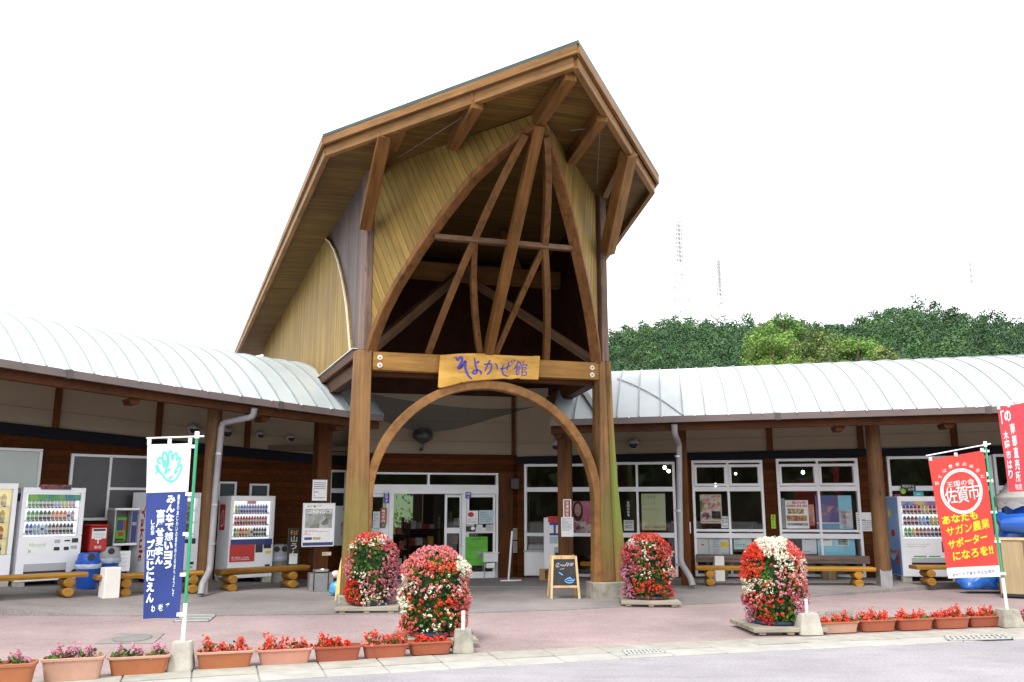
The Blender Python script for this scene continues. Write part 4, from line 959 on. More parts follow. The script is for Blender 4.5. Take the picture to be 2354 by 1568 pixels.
# ---- papers and posters
def poster(Fm, box, y, label, sheet, items=(), name="poster", cat="poster", frame=None, group=None, depth=.004, tilt=0.):
    u0, v0, u1, v1 = box; vm = (v0+v1)/2
    xa, xb = Fm.px(u0, vm, y).x, Fm.px(u1, vm, y).x; um = (u0+u1)/2; za, zb = Fm.px(um, v1, y).z, Fm.px(um, v0, y).z
    cx, cz = (xa+xb)/2, (za+zb)/2; w, h = xb-xa, zb-za
    P = Fm.W((cx, y, cz)); yw = Fm.yaw(cx) if isinstance(Fm, Arc) else Fm.yaw
    t = thing(name, label, cat, P, yw, group)
    if tilt: t.rotation_euler.y = R(tilt)
    MB().box(-w/2, w/2, 0, depth, -h/2, h/2).build("sheet", sheet, t)
    if frame:
        mb = MB(); k = .02; mb.box(-w/2-k, w/2+k, -.012, depth+.01, h/2, h/2+k); mb.box(-w/2-k, w/2+k, -.012, depth+.01, -h/2-k, -h/2); mb.box(-w/2-k, -w/2, -.012, depth+.01, -h/2, h/2); mb.box(w/2, w/2+k, -.012, depth+.01, -h/2, h/2); mb.build("frame", frame, t)
    lay = {}
    for it in items:
        k = it[0]; x0, x1, z0, z1 = (-w/2+w*it[1], -w/2+w*it[2], -h/2+h*it[3], -h/2+h*it[4])
        if k == 'pic': MB().box(x0, x1, -.002, 0, z0, z1).build("picture", it[5], t)
        elif k == 'txt':
            mb = lay.setdefault(it[6].name, (MB(), it[6]))[0]; put(mb, it[5], x0, x1, z0, z1, -.0035, bold=it[7] if len(it) > 7 else .01)
        elif k == 'col':                                    # a vertical column of characters
            mb = lay.setdefault(it[6].name, (MB(), it[6]))[0]; n = len(it[5])
            for i, ch in enumerate(it[5]): put(mb, ch, x0, x1, z1-(z1-z0)*(i+.92)/n, z1-(z1-z0)*(i+.08)/n, -.0035, bold=.02)
        elif k == 'lines':
            mb = lay.setdefault(it[6].name+"l", (MB(), it[6]))[0]; n = it[5]; rr = random.Random(n*7+int(u0))
            for i in range(n):
                z = z1-(z1-z0)*(i+.5)/n; x = x0
                while x < x1:
                    e = min(x1, x+w*rr.uniform(.03, .12)); mb.box(x, e-.002, -.003, -.0005, z-(z1-z0)/n*.24, z+(z1-z0)/n*.24); x = e+w*.012
                    if rr.random() < .08: break
        elif k == 'oval':
            n = 18; oi = items.index(it)*.0012; MB().loft([[((x0+x1)/2+(x1-x0)/2*math.cos(2*math.pi*i/n), yy-oi, (z0+z1)/2+(z1-z0)/2*math.sin(2*math.pi*i/n)) for i in range(n)] for yy in (-.0022, -.0042)]).build("printed_shape", it[5], t)
    for mb, m in lay.values(): mb.build("lettering", m, t)
    return t
PR = lambda n, c, s=14, k=0: M_print(n, c, s, k)
LN = lambda n, m=None, a=.1, b=.9, c=.1, d=.9: ('lines', a, b, c, d, n, m or m_inkg)
poster(LW, (719, 1103, 751, 1151), -1.36, "white printed notice high on the left square post", m_paper, [LN(9)], "notice", "notice")
poster(LW, (699, 1159, 765, 1254), -1.4, "framed event poster with a grey garden picture on the left square post", m_paper,
       [('pic', .05, .95, .42, .88, PR("garden_print", [(.12, .13, .12), (.3, .31, .3), (.5, .5, .48), (.2, .24, .16), (.4, .42, .42)], 9)), ('txt', .07, .93, .77, .86, "GENNGCE", m_paper, .03), LN(2, m_inkg, .1, .9, .92, .97),
        LN(4, M_plain("pink_ink", (.7, .3, .35)), .05, .85, .26, .38), ('pic', .05, .3, .14, .2, m_bluedk), ('pic', .33, .58, .14, .2, PR("small_print", [(.6, .5, .1), (.1, .2, .4), (.5, .4, .3)], 30)), ('pic', 0, 1, .0, .075, m_bluedk), ('oval', .3, .38, .92, .97, m_green)], frame=m_white)
poster(LW, (768, 1163, 802, 1254), .3, "pale landscape poster board behind the left porch post", PR("pale_board", [(.5, .55, .56), (.6, .63, .62), (.45, .5, .5)], 3), [('pic', .45, 1, .2, .6, PR("board_landscape", [(.2, .25, .25), (.4, .45, .45), (.3, .15, .15), (.55, .55, .5)], 9)), ('oval', .55, .63, .9, .94, m_redt)])
poster(LW, (741, 1269, 761, 1277), -1.362, "small cream name plate low on the left square post", M_plain("cream_plate", (.7, .6, .4)), [LN(1)], "name_plate", "plate")
poster(HW, (857, 1176, 873, 1222), -.055, "pale blue sheet on the left side light of the door", M_plain("pale_blue_sheet", (.55, .62, .68), .6, .1, 4), [LN(8)])
poster(HW, (874, 1168, 889, 1204), -.06, "dark red sticker on the left side light of the door", M_plain("brick_red_sheet", (.35, .08, .05)), [('col', .25, .75, .08, .92, "観光案内", m_paper)], "sticker", "sticker")
poster(HW, (882, 1128, 895, 1157), -.06, "tall purple sticker at the top of the left side light", M_plain("violet_sheet", (.1, .06, .4)), [('col', .25, .75, .05, .95, "禁煙です", m_paper)], "sticker", "sticker")
poster(HW, (1070, 1131, 1083, 1146), -.06, "small purple sticker at the top of the right side light", M_plain("violet_sheet_b", (.1, .06, .4)), [('txt', .15, .85, .5, .85, "自動", m_paper), ('txt', .3, .7, .1, .35, "扉", m_paper)], "sticker", "sticker")
poster(HW, (1073, 1174, 1099, 1205), -.058, "white notice with a red circle on the right side light", m_paper, [('oval', .1, .62, .52, .9, m_redt), LN(4, m_inkg, .1, .9, .1, .42)])
poster(HW, (1101, 1173, 1134, 1204), -.058, "pale turquoise notice on the right side light", M_plain("pale_turquoise", (.45, .62, .66), .6, .1, 6), [LN(6)])
poster(HW, (1071, 1206, 1093, 1222), -.058, "black poster with a white oval on the right side light", m_black, [('oval', .5, .95, .2, .7, m_paper), ('pic', .0, .9, .75, 1, PR("stripe_print", [(.6, .3, .1), (.2, .5, .6), (.7, .6, .4)], 30))])
poster(HW, (1095, 1206, 1109, 1221), -.059, "small lined paper beside the black oval poster", m_paper, [LN(5)], "notice", "notice")
poster(HW, (1117, 1206, 1133, 1221), -.059, "small plain paper low in the upper glass of the right side light", M_plain("lilac_paper", (.6, .58, .62)), [LN(3)], "notice", "notice")
poster(HW, (1070, 1234, 1121, 1300), -.058, "large bright green sheet in the lower right side light", m_green, [('txt', .2, .7, .9, .95, "AED設置", m_ink), ('pic', .5, .8, .3, .5, PR("photo_print", [(.1, .15, .1), (.3, .35, .3), (.15, .3, .1)], 20)), ('pic', .04, .96, .22, .23, M_plain("dark_green_rule", (.04, .2, .02))), ('pic', .04, .96, .62, .63, M_plain("dark_green_rule_b", (.04, .2, .02)))])
for i, (a, b) in enumerate(((1214, 1241), (1244, 1271))):
    poster(HW, (1173, a, 1200, b), -.0, ["upper grey notice on the brown wall right of the door", "lower grey notice on the brown wall right of the door"][i], M_plain("grey_green_sheet_%d" % i, (.35, .36, .3)), [LN(6)], "notice", "notice")
yA = .034
poster(RW, (1316, 1152, 1358, 1230), yA, "pink poster of a smiling woman with long dark hair behind glass", PR("pink_grad", [(.55, .08, .22), (.65, .2, .32), (.45, .05, .15)], 1.2),
       [('oval', .02, .58, .4, 1.0, M_plain("dark_hair", (.03, .015, .012))), ('oval', .12, .48, .55, .93, M_plain("printed_skin", (.5, .3, .22))), ('oval', .2, .4, .62, .66, M_plain("printed_lips", (.45, .1, .1))), ('oval', .17, .24, .76, .785, m_ink), ('oval', .35, .42, .76, .785, m_ink), ('pic', 0, 1, .0, .4, PR("dish_print", [(.25, .06, .08), (.6, .5, .48), (.4, .12, .12), (.7, .62, .6), (.15, .05, .06)], 11))])
poster(RW, (1297, 1150, 1311, 1188), -1.45, "narrow red and white paper strip on the notice post", M_plain("ofuda_red", (.4, .1, .05)), [('col', .25, .75, .05, .95, "交通安全", m_paper)], "sticker", "sticker", frame=m_paper)
poster(RW, (1290, 1189, 1318, 1234), -1.452, "white printed notice below the red strip on the notice post", m_paper, [LN(10, m_inkg, .1, .9, .3, .95)], "notice", "notice")
poster(RW, (1475, 1135, 1530, 1219), yA, "long pale yellow green hand lettered sheet hanging behind the glass", PR("pale_lime_sheet", [(.5, .56, .32), (.56, .6, .38), (.6, .56, .3)], 2.), [('txt', .15, .6, .86, .95, "そよかぜ", m_inkg), ('txt', .1, .6, .7, .76, "ようこそ", m_inkg), ('txt', .1, .8, .55, .6, "おいで下さい", m_inkg), ('pic', .1, .95, .06, .12, PR("ochre_mark", [(.35, .3, .15), (.5, .5, .3)], 20))])
poster(RW, (1434, 1196, 1457, 1220), yA, "small black and white sheet behind the glass beside the mossy post", m_paper, [LN(7, m_ink)], "notice", "notice")
poster(RW, (1440, 1150, 1449, 1190), yA, "narrow black strip with white writing beside the mossy post", m_black, [('col', .2, .8, .05, .95, "本日の新茶", m_paper)], "notice", "notice")
poster(RW, (1610, 1137, 1659, 1203), yA, "colourful festival poster with pink and orange flowers in the window", M_plain("cream_sheet", (.7, .66, .55)), [('pic', .03, .97, .12, .98, PR("festival_print", [(.65, .6, .45), (.6, .25, .1), (.65, .6, .5), (.5, .1, .2), (.7, .65, .55), (.3, .1, .15)], 14)), ('pic', .0, .1, .4, .8, m_green), ('pic', .52, .95, .16, .42, m_black), LN(1, m_inkg, .05, .9, .03, .1), ('txt', .1, .45, .2, .35, "祭", m_ink, .03)])
poster(RW, (1658, 1187, 1676, 1214), yA, "small grey white paper beside the festival poster", m_paper, [LN(5)], "notice", "notice")
poster(RW, (1597, 1235, 1677, 1289), yA, "wide tourist map with a yellow box in the lower window", PR("map_print", [(.68, .72, .68), (.74, .74, .7), (.66, .7, .74), (.72, .74, .68)], 8), [('pic', .75, .97, .6, .8, m_yellow), LN(5, M_plain("map_blue", (.3, .4, .6)), .53, .72, .55, .95), LN(5, M_plain("map_violet", (.45, .4, .6)), .53, .72, .2, .5), ('pic', .2, .27, .65, .7, m_redt), ('pic', .76, .92, .25, .36, M_plain("map_cyan", (.4, .6, .75))), ('pic', .4, .42, .1, .95, M_plain("map_path", (.35, .45, .3)))], "map_board", "map")
poster(RW, (1687, 1235, 1728, 1263), yA, "mint green notice in the lower window behind the flower tower", M_plain("mint_sheet", (.55, .68, .66)), [LN(3, M_plain("teal_ink", (.15, .4, .42)), .08, .9, .2, .6), LN(1, m_inkg, .08, .4, .75, .9)], "notice", "notice")
poster(RW, (1735, 1236, 1762, 1262), yA, "second mint notice just above the white flowers", M_plain("mint_sheet_b", (.55, .66, .66)), [LN(4)], "notice", "notice")
poster(RW, (1773, 1183, 1783, 1215), -.012, "lime green vertical sign on the brown pier", m_lime, [('col', .25, .75, .05, .95, "通り抜け", m_ink)], "sign", "sign")
poster(RW, (1574, 1200, 1588, 1226), -.012, "small white notice with blue stamp on the brown pier", m_paper, [('pic', .4, .8, .35, .65, m_bluedk), LN(1, m_ink, .1, .9, .8, .95), LN(1, m_redt, .1, .6, .1, .25)], "notice", "notice")
poster(RW, (1806, 1150, 1859, 1215), yA, "menu poster with rows of red numbers and brown dishes", m_paper, [('txt', .1, .9, .86, .96, "ご案内図", m_redt), ('txt', .05, .95, .74, .84, "0283,03.03", m_redt, .03), ('pic', .08, .8, .52, .7, PR("dish_print_b", [(.2, .14, .05), (.4, .28, .1), (.6, .55, .4), (.3, .12, .05)], 22)), ('pic', .04, .92, .26, .46, PR("dish_print_c", [(.35, .18, .06), (.5, .3, .12), (.3, .1, .04)], 20)), ('pic', .05, .95, .1, .2, M_plain("grey_sea_print", (.35, .38, .42))), LN(1, m_ink, .3, .7, .12, .18)])
poster(RW, (1860, 1160, 1872, 1208), yA+.003, "narrow orange red leaflet beside the menu poster", PR("orange_leaf", [(.55, .15, .05), (.6, .4, .3), (.4, .1, .08)], 6), [])
poster(RW, (1790, 1146, 1805, 1214), yA+.003, "grey leaflet at the left edge of the fourth window", M_plain("grey_leaflet", (.33, .35, .33), .6, .15, 9), [LN(8)])
poster(RW, (1925, 1139, 1959, 1216), yA+.004, "plain light blue sheet behind the sunset poster", m_cyan, [])
poster(RW, (1876, 1139, 1928, 1216), yA, "blue dusk sky poster with pink clouds in the window", PR("dusk_print", [(.06, .08, .25), (.1, .12, .32), (.14, .1, .28), (.2, .16, .34), (.08, .1, .3)], 2.6), [('pic', .5, .98, .5, .68, PR("pink_cloud", [(.15, .12, .3), (.5, .22, .22), (.55, .28, .25), (.2, .14, .3)], 9)), ('pic', .25, .5, .4, .52, PR("pink_cloud_b", [(.12, .12, .32), (.12, .12, .32), (.45, .2, .24)], 12)), ('pic', 0, 1, .16, .19, m_paper), ('pic', 0, 1, .0, .15, M_plain("sea_blue_print", (.12, .32, .5)))])
poster(RW, (1931, 1173, 1960, 1212), yA-.003, "white notice with red lines on the light blue sheet", M_plain("lilac_white", (.66, .62, .66)), [LN(1, m_redt, .1, .9, .85, .93), LN(3, m_redt, .2, .8, .5, .75), LN(2, m_inkg, .1, .5, .2, .4)], "notice", "notice")
poster(RW, (1844, 1233, 1877, 1274), yA, "white handwritten notice in the lower fourth window", M_plain("cool_white", (.68, .7, .74)), [LN(2, M_plain("rose_ink", (.6, .3, .35)), .2, .9, .6, .9), LN(2, m_inkg, .1, .9, .05, .2)], "notice", "notice")
poster(RW, (1880, 1232, 1966, 1288), yA+.004, "large plain light blue board in the lower fourth window", M_plain("bright_cyan", (.3, .68, .84), .6, .04), [], "notice_board", "board")
poster(RW, (1884, 1235, 1913, 1255), yA, "red bordered card on the left of the light blue board", m_paper, [('pic', .05, .95, .88, .92, m_redt), LN(3, m_inkg, .1, .9, .15, .8)], "notice", "notice")
poster(RW, (1923, 1234, 1951, 1255), yA, "green bordered card on the right of the light blue board", m_paper, [('pic', .08, .92, .1, .9, M_plain("card_green", (.15, .3, .25))), ('pic', .12, .88, .16, .84, m_paper), LN(3, m_ink, .2, .8, .25, .75)], "notice", "notice")
poster(RW, (1969, 1178, 2010, 1221), -.012, "black and white route sheet on the brown wall beside the log post", m_paper, [LN(8, m_inkg, .03, .97, .05, .95), ('pic', .1, .5, .55, .62, m_inkg)], "notice", "notice")
poster(RW, (2071, 1113, 2105, 1130), -.05, "black sign with white writing above the blue sided vending machine", m_black, [('txt', .1, .9, .55, .85, "売店から", m_paper), ('txt', .5, .9, .15, .45, "ひと息", m_paper)], "sign", "sign")
poster(RW, (2100, 1130, 2123, 1142), -.06, "small turquoise sign above the right vending machine", M_plain("turquoise_sign", (.08, .45, .5)), [LN(1, m_paper, .3, .7, .3, .7)], "sign", "sign")
poster(RW, (2056, 1136, 2071, 1153), -.06, "small crimson tag beside the turquoise sign", M_plain("crimson_tag", (.45, .02, .1)), [], "sign", "sign")
poster(RW, (2070, 1123, 2082, 1136), -.07, "round lime green tag under the black sign", M_plain("black_backing", (.03, .03, .03)), [('oval', .0, 1, .0, 1, m_lime)], "sign", "sign")
# ---- things round the door
p = ground_pt(1128, 1334, .15); t = thing("leaflet_stand", "white box on thin metal legs beside the right side light", "stand", p, R(14)); zt = hgt(p, 1271); zb = hgt(p, 1292); w = .32
MB().box(-w/2, w/2, -.02, .22, zb, zt-.01).build("box", m_white, t, bevel=.006); MB().box(-w/2-.02, w/2+.02, -.04, .24, zt-.01, zt+.01).build("lid", m_white, t)
for x in (-w/2+.02, w/2-.02):
    for y in (0, .2): MB().tube([(x, y, 0), (x, y, zb)], .012, 6).build("leg", m_steel, t)
MB().box(-.09, .09, .02, .18, .22, zb-.02).build("paper_pocket", m_paper, t)
mb = MB()
p = ground_pt(1172, 1339, .05); h = hgt(p, 1221)
t = thing("pole_stand", "thin white pole stand on a flat foot beside the brown door jamb", "stand", p, R(14))
MB().tube([(-.03, 0, .02), (.05, 0, h)], .022, 8).build("pole", m_white, t, smooth=True); MB().box(-.2, .24, -.03, .03, 0, .025).build("foot", m_white, t)
p = ground_pt(1232, 1331, .02); t = thing("chest_freezer", "white chest freezer with a grey lid under the first window", "freezer", p, R(-8)); h = hgt(p, 1269); w = .52
MB().box(-w/2, w/2, 0, .5, .04, h).build("cabinet", m_white, t, bevel=.012); MB().box(-w/2-.01, w/2+.01, -.015, .5, h, h+.035).build("lid", m_greyp, t, bevel=.006)
for x in (-.2, .2): MB().tube([(x, .06, 0), (x, .06, .05)], .025, 8).build("foot", m_black, t)
q = setp(MB().box(-.2, .17, .1, .4, 0, .12).build("till_box", M_plain("lilac_grey_box", (.4, .4, .45)), bevel=.01), "grey box standing on the white chest freezer", "box"); q.location = p+Vector((.02, .02, h+.035)); q.rotation_euler.z = R(-8)
p = ground_pt(1277, 1333, .05); t = thing("drink_dispenser", "tall white dispenser cabinet with red and purple price panel behind the notice post", "dispenser", p, R(-8)); h = hgt(p, 1190); w = .5
MB().box(-w/2, w/2, 0, .5, .03, h).build("cabinet", m_white2, t, bevel=.01); MB().box(-w/2+.1, w/2, -.01, .0, h-.1, h+.03).build("header", m_redt, t)
o = MB().box(-w/2+.13, w/2, -.012, 0, h-.38, h-.1).build("price_panel", m_purple, t)
for x in (-.09, .08): MB().box(x-.06, x+.06, -.015, -.012, h-.33, h-.16).build("price_card", m_paper, o)
MB().box(-w/2+.13, w/2, -.01, 0, h-.55, h-.4).build("picture_strip", PR("cool_print", [(.35, .5, .55), (.45, .55, .6), (.5, .55, .5)], 10), t)
MB().box(-.02, w/2, -.02, 0, h-.85, h-.62).build("serving_bay", m_greyp, t, bevel=.01); MB().box(.0, w/2-.02, -.03, -.01, h-.84, h-.74).build("drip_tray", m_black, t)
p = ground_pt(1253, 1337, .02); t = thing("wooden_box", "small plywood box on the ground beside the chalkboard", "box", p, R(-8)); h = hgt(p, 1309)
mb = MB(); mb.box(-.12, .14, 0, .22, 0, .02); mb.box(-.12, .14, 0, .22, h-.02, h); mb.box(-.12, .0, 0, .22, .02, h-.02); mb.box(.12, .14, 0, .22, .02, h-.02); mb.box(0, .12, .18, .2, .02, h-.02); mb.build("body", M_wood("plywood", (.45, .27, .13), (.62, .4, .2)), t)
p = ground_pt(1580, 1331, .02); t = setp(MB().box(-.07, .07, 0, .03, 0, hgt(p, 1243)).build("leaning_board", M_plain("cream_board", (.62, .62, .55))), "pale board standing upright beside the right downpipe", "board"); t.location = p; t.rotation_euler.z = R(-10)
# chalkboard
p = ground_pt(1300, 1381, .0); t = thing("chalkboard_sign", "wooden A frame chalkboard with a blue fish drawing in front of the notice post", "chalkboard", p, R(4)); h = hgt(p, 1279); w0, w1 = .5, .42
m_pine = M_wood("pine_frame", (.6, .4, .2), (.78, .58, .33), .5, axis=2)
def lean(x, z, y=0., s=1): return (x, s*(-.0+(h-z)*-.0)+y+z*.16*s, z)
def slat(xa, za, xb, zb, w, d, sgn, nm="frame_rail"): 
    a = Vector((xa, .0+za*.17 if sgn > 0 else .5-za*.17, za)); b = Vector((xb, zb*.17 if sgn > 0 else .5-zb*.17, zb))
    MB().sweep([a, b], (1, 0, 0) if abs(xb-xa) < .2 else (0, 0, 1), w, d).build(nm, m_pine, t, bevel=.004)
for sgn in (1, -1):
    slat(-.24, 0, -.2, h, .04, .025, sgn, "frame_leg"); slat(.24, 0, .2, h, .04, .025, sgn, "frame_leg"); slat(-.22, h-.03, .22, h-.03, .05, .025, sgn); slat(-.22, .2, .22, .2, .04, .025, sgn)
bz0, bz1 = .22, h-.055
MB().loft([[(-.215, .005+bz0*.17, bz0), (.215, .005+bz0*.17, bz0), (.19, .005+bz1*.17, bz1), (-.19, .005+bz1*.17, bz1)], [(-.215, .02+bz0*.17, bz0), (.215, .02+bz0*.17, bz0), (.19, .02+bz1*.17, bz1), (-.19, .02+bz1*.17, bz1)]]).build("board", M_plain("chalkboard_black", (.025, .022, .025), .7, .5, 6), t)
cb = lambda x, y: (x*.4-.2, .002+(bz0+(bz1-bz0)*y)*.17, bz0+(bz1-bz0)*y)
mb = MB(); [stroke(mb, q, .007, cb) for q in ([(.12, .72), (.2, .85), (.28, .83), (.2, .75), (.16, .7), (.3, .72)], [(.32, .74), (.36, .8), (.4, .74), (.45, .79), (.48, .73), (.55, .8), (.52, .73)], [(.55, .74), (.62, .88), (.62, .72), (.7, .86), (.7, .73)], [(.74, .74), (.8, .86), (.8, .74), (.88, .86), (.86, .75)], [(.3, .62), (.5, .64)])]; mb.build("chalk_writing", M_plain("chalk", (.6, .6, .6), .9), t)
mb = MB(); [stroke(mb, q, .02, cb) for q in ([(.25, .5), (.35, .44), (.42, .4)], [(.5, .2), (.65, .28), (.8, .24), (.85, .15), (.7, .1), (.55, .14), (.5, .2)], [(.6, .2), (.8, .18)], [(.85, .15), (.92, .25)], [(.78, .26), (.7, .32)])]; mb.build("chalk_drawing", M_plain("blue_chalk", (.12, .4, .75), .9), t)
# net hanging inside the porch
mb = MB(); n = 34; rows = []
for i in range(n+1):
    s = i/n; a = HW.px(842+(1310-842)*s, 903+50*math.sin(s*2.2)-20*s, -1.2+.3*math.sin(s*5)); b = HW.px(842+(1310-842)*s, 950+22*math.sin(s*6.0)+26*math.sin(s*3.1)-28*max(0, s-.7)*2, -1.3+.3*math.sin(s*5+.6)); rows.append([tuple(a), ((a.x+b.x)/2, a.y-.06, (a.z+b.z)/2), tuple(b)])
m_net, nt, bs = nmat("dark_net"); bs.inputs["Base Color"].default_value = (.03, .035, .035, 1); bs.inputs["Alpha"].default_value = .62; bs.inputs["Roughness"].default_value = .9
setp(MB(HW.W).loft(rows, 0, False, False, False).build("hanging_net", m_net, smooth='all'), "dark net draped across the cream wall above the entrance", "net")
# ---- right edge: inflatable, plywood counter, tarpaulin
p = ground_pt(2415, 1362, .3); pm = ppm(p); t = thing("inflatable_figure", "blue inflatable figure with a grey pointed hood at the right edge", "inflatable", p, R(-15)); h = hgt(p, 1010)
zr = hgt(p, 1150)
m_infl = M_plain("blue_vinyl", (.015, .1, .45), .25, .12, 3)
MB().lathe([(.1, 0), (.5, .05), (.62, .3), (.66, zr*.5), (.6, zr*.8), (.66, zr*.97), (.4, zr+.08), (.02, zr+.1)], 20).build("body", m_infl, t, smooth=True)
mb = MB(); mb.lathe([(.74, zr-.05), (.76, zr+.05), (.62, zr+.16), (.5, zr+.35), (.36, h*.8), (.18, h*.92), (.04, h)], 28)
n = 28
mb.loft([[((.73+.03*(k % 2))*math.cos(2*math.pi*k/n), (.73+.03*(k % 2))*math.sin(2*math.pi*k/n), z-.07*(k % 2)*(1 if z < zr-.06 else 0)) for k in range(n)] for z in (zr-.02, zr-.1)], 0, False, False)
mb.build("hood", M_plain("grey_white_vinyl", (.42, .41, .39), .5, .12, 4), t, smooth=True)
MB().tube([(.5, -.3, zr-.15), (.1, -.62, zr-.3), (-.4, -.68, zr-.42), (-.72, -.5, zr-.42), (-.75, -.2, zr-.3)], [.2, .22, .2, .17, .1], 12).build("arm", m_infl, t, smooth=True)
MB().tube([(-.45, -.3, zr-.4), (-.72, -.35, .65), (-.74, -.3, .15), (-.6, -.3, .0)], [.26, .24, .2, .12], 12).build("leg", m_infl, t, smooth=True)
p = ground_pt(2420, 1385, .3); t = thing("plywood_counter", "pale plywood counter below the blue inflatable", "counter", p, R(-28)); h = hgt(p, 1243)
MB().box(-.75, .75, 0, .5, .0, h).build("panel", M_boards("ply_boards", (.4, .3, .17), (.58, .46, .3), .35, 0, 2), t, bevel=.008); MB().box(-.78, .78, -.02, .52, h, h+.03).build("top", m_pine, t); MB().box(-.74, .74, -.01, .0, 0, .05).build("skirting", m_black, t)
p = ground_pt(2256, 1360, .15); mb = MB(); mb.ball((0, 0, .12), .4, 14, 0, (1, .5, .5))
rr = random.Random(3)
for i, q in enumerate(mb.v): mb.v[i] = (q[0]+.05*math.sin(q[2]*23+q[1]*31), q[1]+.04*math.sin(q[0]*27), max(0., q[2]*.9+.05*math.sin(q[0]*17+q[1]*25)))
t = thing("tarpaulin_bundle", "crumpled blue tarpaulin on the pavement behind the red banner pole", "tarpaulin", p)
mb.build("tarpaulin", M_plain("blue_tarpaulin", (.02, .12, .45), .35, .35, 9), t, smooth='all')
mb = MB(); mb.ball((.33, -.1, .1), .12, 8, 0, (.8, .6, 1)); mb.build("sack_end", M_plain("beige_sack", (.35, .3, .24), .8, .25, 20), t, smooth=True)
# ---- ground covers
def cover(pts, name, label, cat, mat, rim=True, bars=9, round_=False):
    q = [Vector(G(u, v)[:2]) for u, v in pts]; c = sum(q, Vector((0, 0)))/4
    z0 = max(.012, zfloor(c.x, c.y)+.026 if name != "drain_grate" else .012) if False else .012
    t = thing(name, label, cat, (c.x, c.y, z0)); L = [x-c for x in q]
    k = .8
    if round_:
        MB().flat(L, -.01, .006).build("frame", M_plain("cover_frame_concrete", (.24, .21, .19), .9, .2, 4, .3), t)
        n = 28; e1 = (L[1]-L[0]+L[2]-L[3])/4; e2 = (L[3]-L[0]+L[2]-L[1])/4
        o = MB().flat([e1*.72*math.cos(2*math.pi*i/n)+e2*.8*math.sin(2*math.pi*i/n) for i in range(n)], .0, .01).build("lid", m_iron, t)
        mb = MB()
        for i in range(-5, 6):
            w = math.sqrt(1-(i/6)**2)*.66; a = e1*-w+e2*(i/7); b = e1*w+e2*(i/7); s = e2*.025; mb.flat([a-s, b-s, b+s, a+s], .01, .014)
        mb.build("tread", M_plain("worn_iron", (.26, .25, .24), .5), o)
    else:
        MB().flat(L, -.01, .004).build("pit", m_black, t); mb = MB()
        def P(a, b): return L[0]*(1-a)*(1-b)+L[1]*a*(1-b)+L[2]*a*b+L[3]*(1-a)*b
        for i in range(bars): a = (i+.25)/bars; b = (i+.75)/bars; mb.flat([P(a, .1), P(b, .1), P(b, .9), P(a, .9)], .004, .014)
        for a, b, c_, d in ((0, .03, 0, 1), (.97, 1, 0, 1), (0, 1, 0, .1), (0, 1, .9, 1), (0, 1, .47, .53)): mb.flat([P(a, c_), P(b, c_), P(b, d), P(a, d)], .003, .016)
        mb.build("grate", M_plain("galvanised_grate", (.4, .4, .38), .5, .2, 20), t)
    return t
cover([(215, 1483), (352, 1482), (378, 1459), (268, 1459)], "manhole_cover", "round iron manhole cover in a pale concrete frame on the forecourt", "manhole cover", m_conc, round_=True)
cover([(1890, 1424), (1985, 1421), (1960, 1406), (1880, 1408)], "manhole_cover", "manhole cover behind the right hand planters", "manhole cover", m_conc, round_=True)
cover([(398, 1432), (480, 1431), (497, 1417), (415, 1417)], "drain_grate", "drain grate beside the foot of the navy banner", "drain grate", m_steel, bars=16)
cover([(1440, 1511), (1530, 1505), (1518, 1496), (1430, 1500)], "drain_grate", "steel grate set in the white gutter near the middle", "drain grate", m_steel, bars=10)
cover([(2180, 1477), (2330, 1472), (2310, 1462), (2170, 1467)], "drain_grate", "steel grate set in the gutter below the right hand planters", "drain grate", m_steel, bars=12)
a, b = G(1075, 1352), G(1268, 1353); t = setp(MB().sweep([(a.x, a.y, .026), (b.x, b.y, .026)], (0, 0, 1), .012, .07).build("drain_channel", m_steel), "thin pale drain channel crossing the porch floor before the doors", "drain")
# ---- lamps and table seen through the windows
m_bulb = M_emit("lamp_glow", (1, .93, .8), 9.)
for i, (u, v, y, lab) in enumerate(((1528, 1075, 1.2, "glowing lamp at the top of the window beside the mossy post"), (1537, 1083, 1.4, "lower of two glowing lamps seen through the window beside the downpipe"), (1645, 1115, 1.2, "single glowing lamp in the middle of the third window top"), (1691, 1089, 1.6, "small glowing lamp at the right of the third window top"), (1846, 1086, 1.1, "glowing lamp at the upper left of the fourth window"), (1870, 1124, 1.6, "glowing lamp low in the fourth window top"), (1990-2, 1083, 1.1, "glowing lamp at the right end of the fourth window"), (2268, 1090, 1.2, "glowing lamp beside the pole of the red banner"))):
    P = RW.W(RW.px(u, v, y)); t = thing("pendant_lamp", lab, "lamp", P, 0, "lamps inside the shop"); r = 4./ppm(P)*(1 if i != 3 else .7)
    MB().ball((0, 0, 0), r, 6).build("bulb", m_bulb, t, smooth=True); MB().tube([(0, 0, r*.8), (0, 0, 2.9-P.z)], .008, 5).build("cord", m_black, t)
P = RW.W((4.4, 2.6, .2)); t = thing("display_table", "dark table inside the shop behind the third window", "table", P, RW.yaw)
MB().box(-1., 1., -.4, .4, .95, 1.0).build("tabletop", m_greyp, t)
for x in (-.9, .9):
    for y in (-.35, .35): MB().tube([(x*.8, y, 0), (x, y, .95)], .025, 6).build("leg", m_greyp, t)
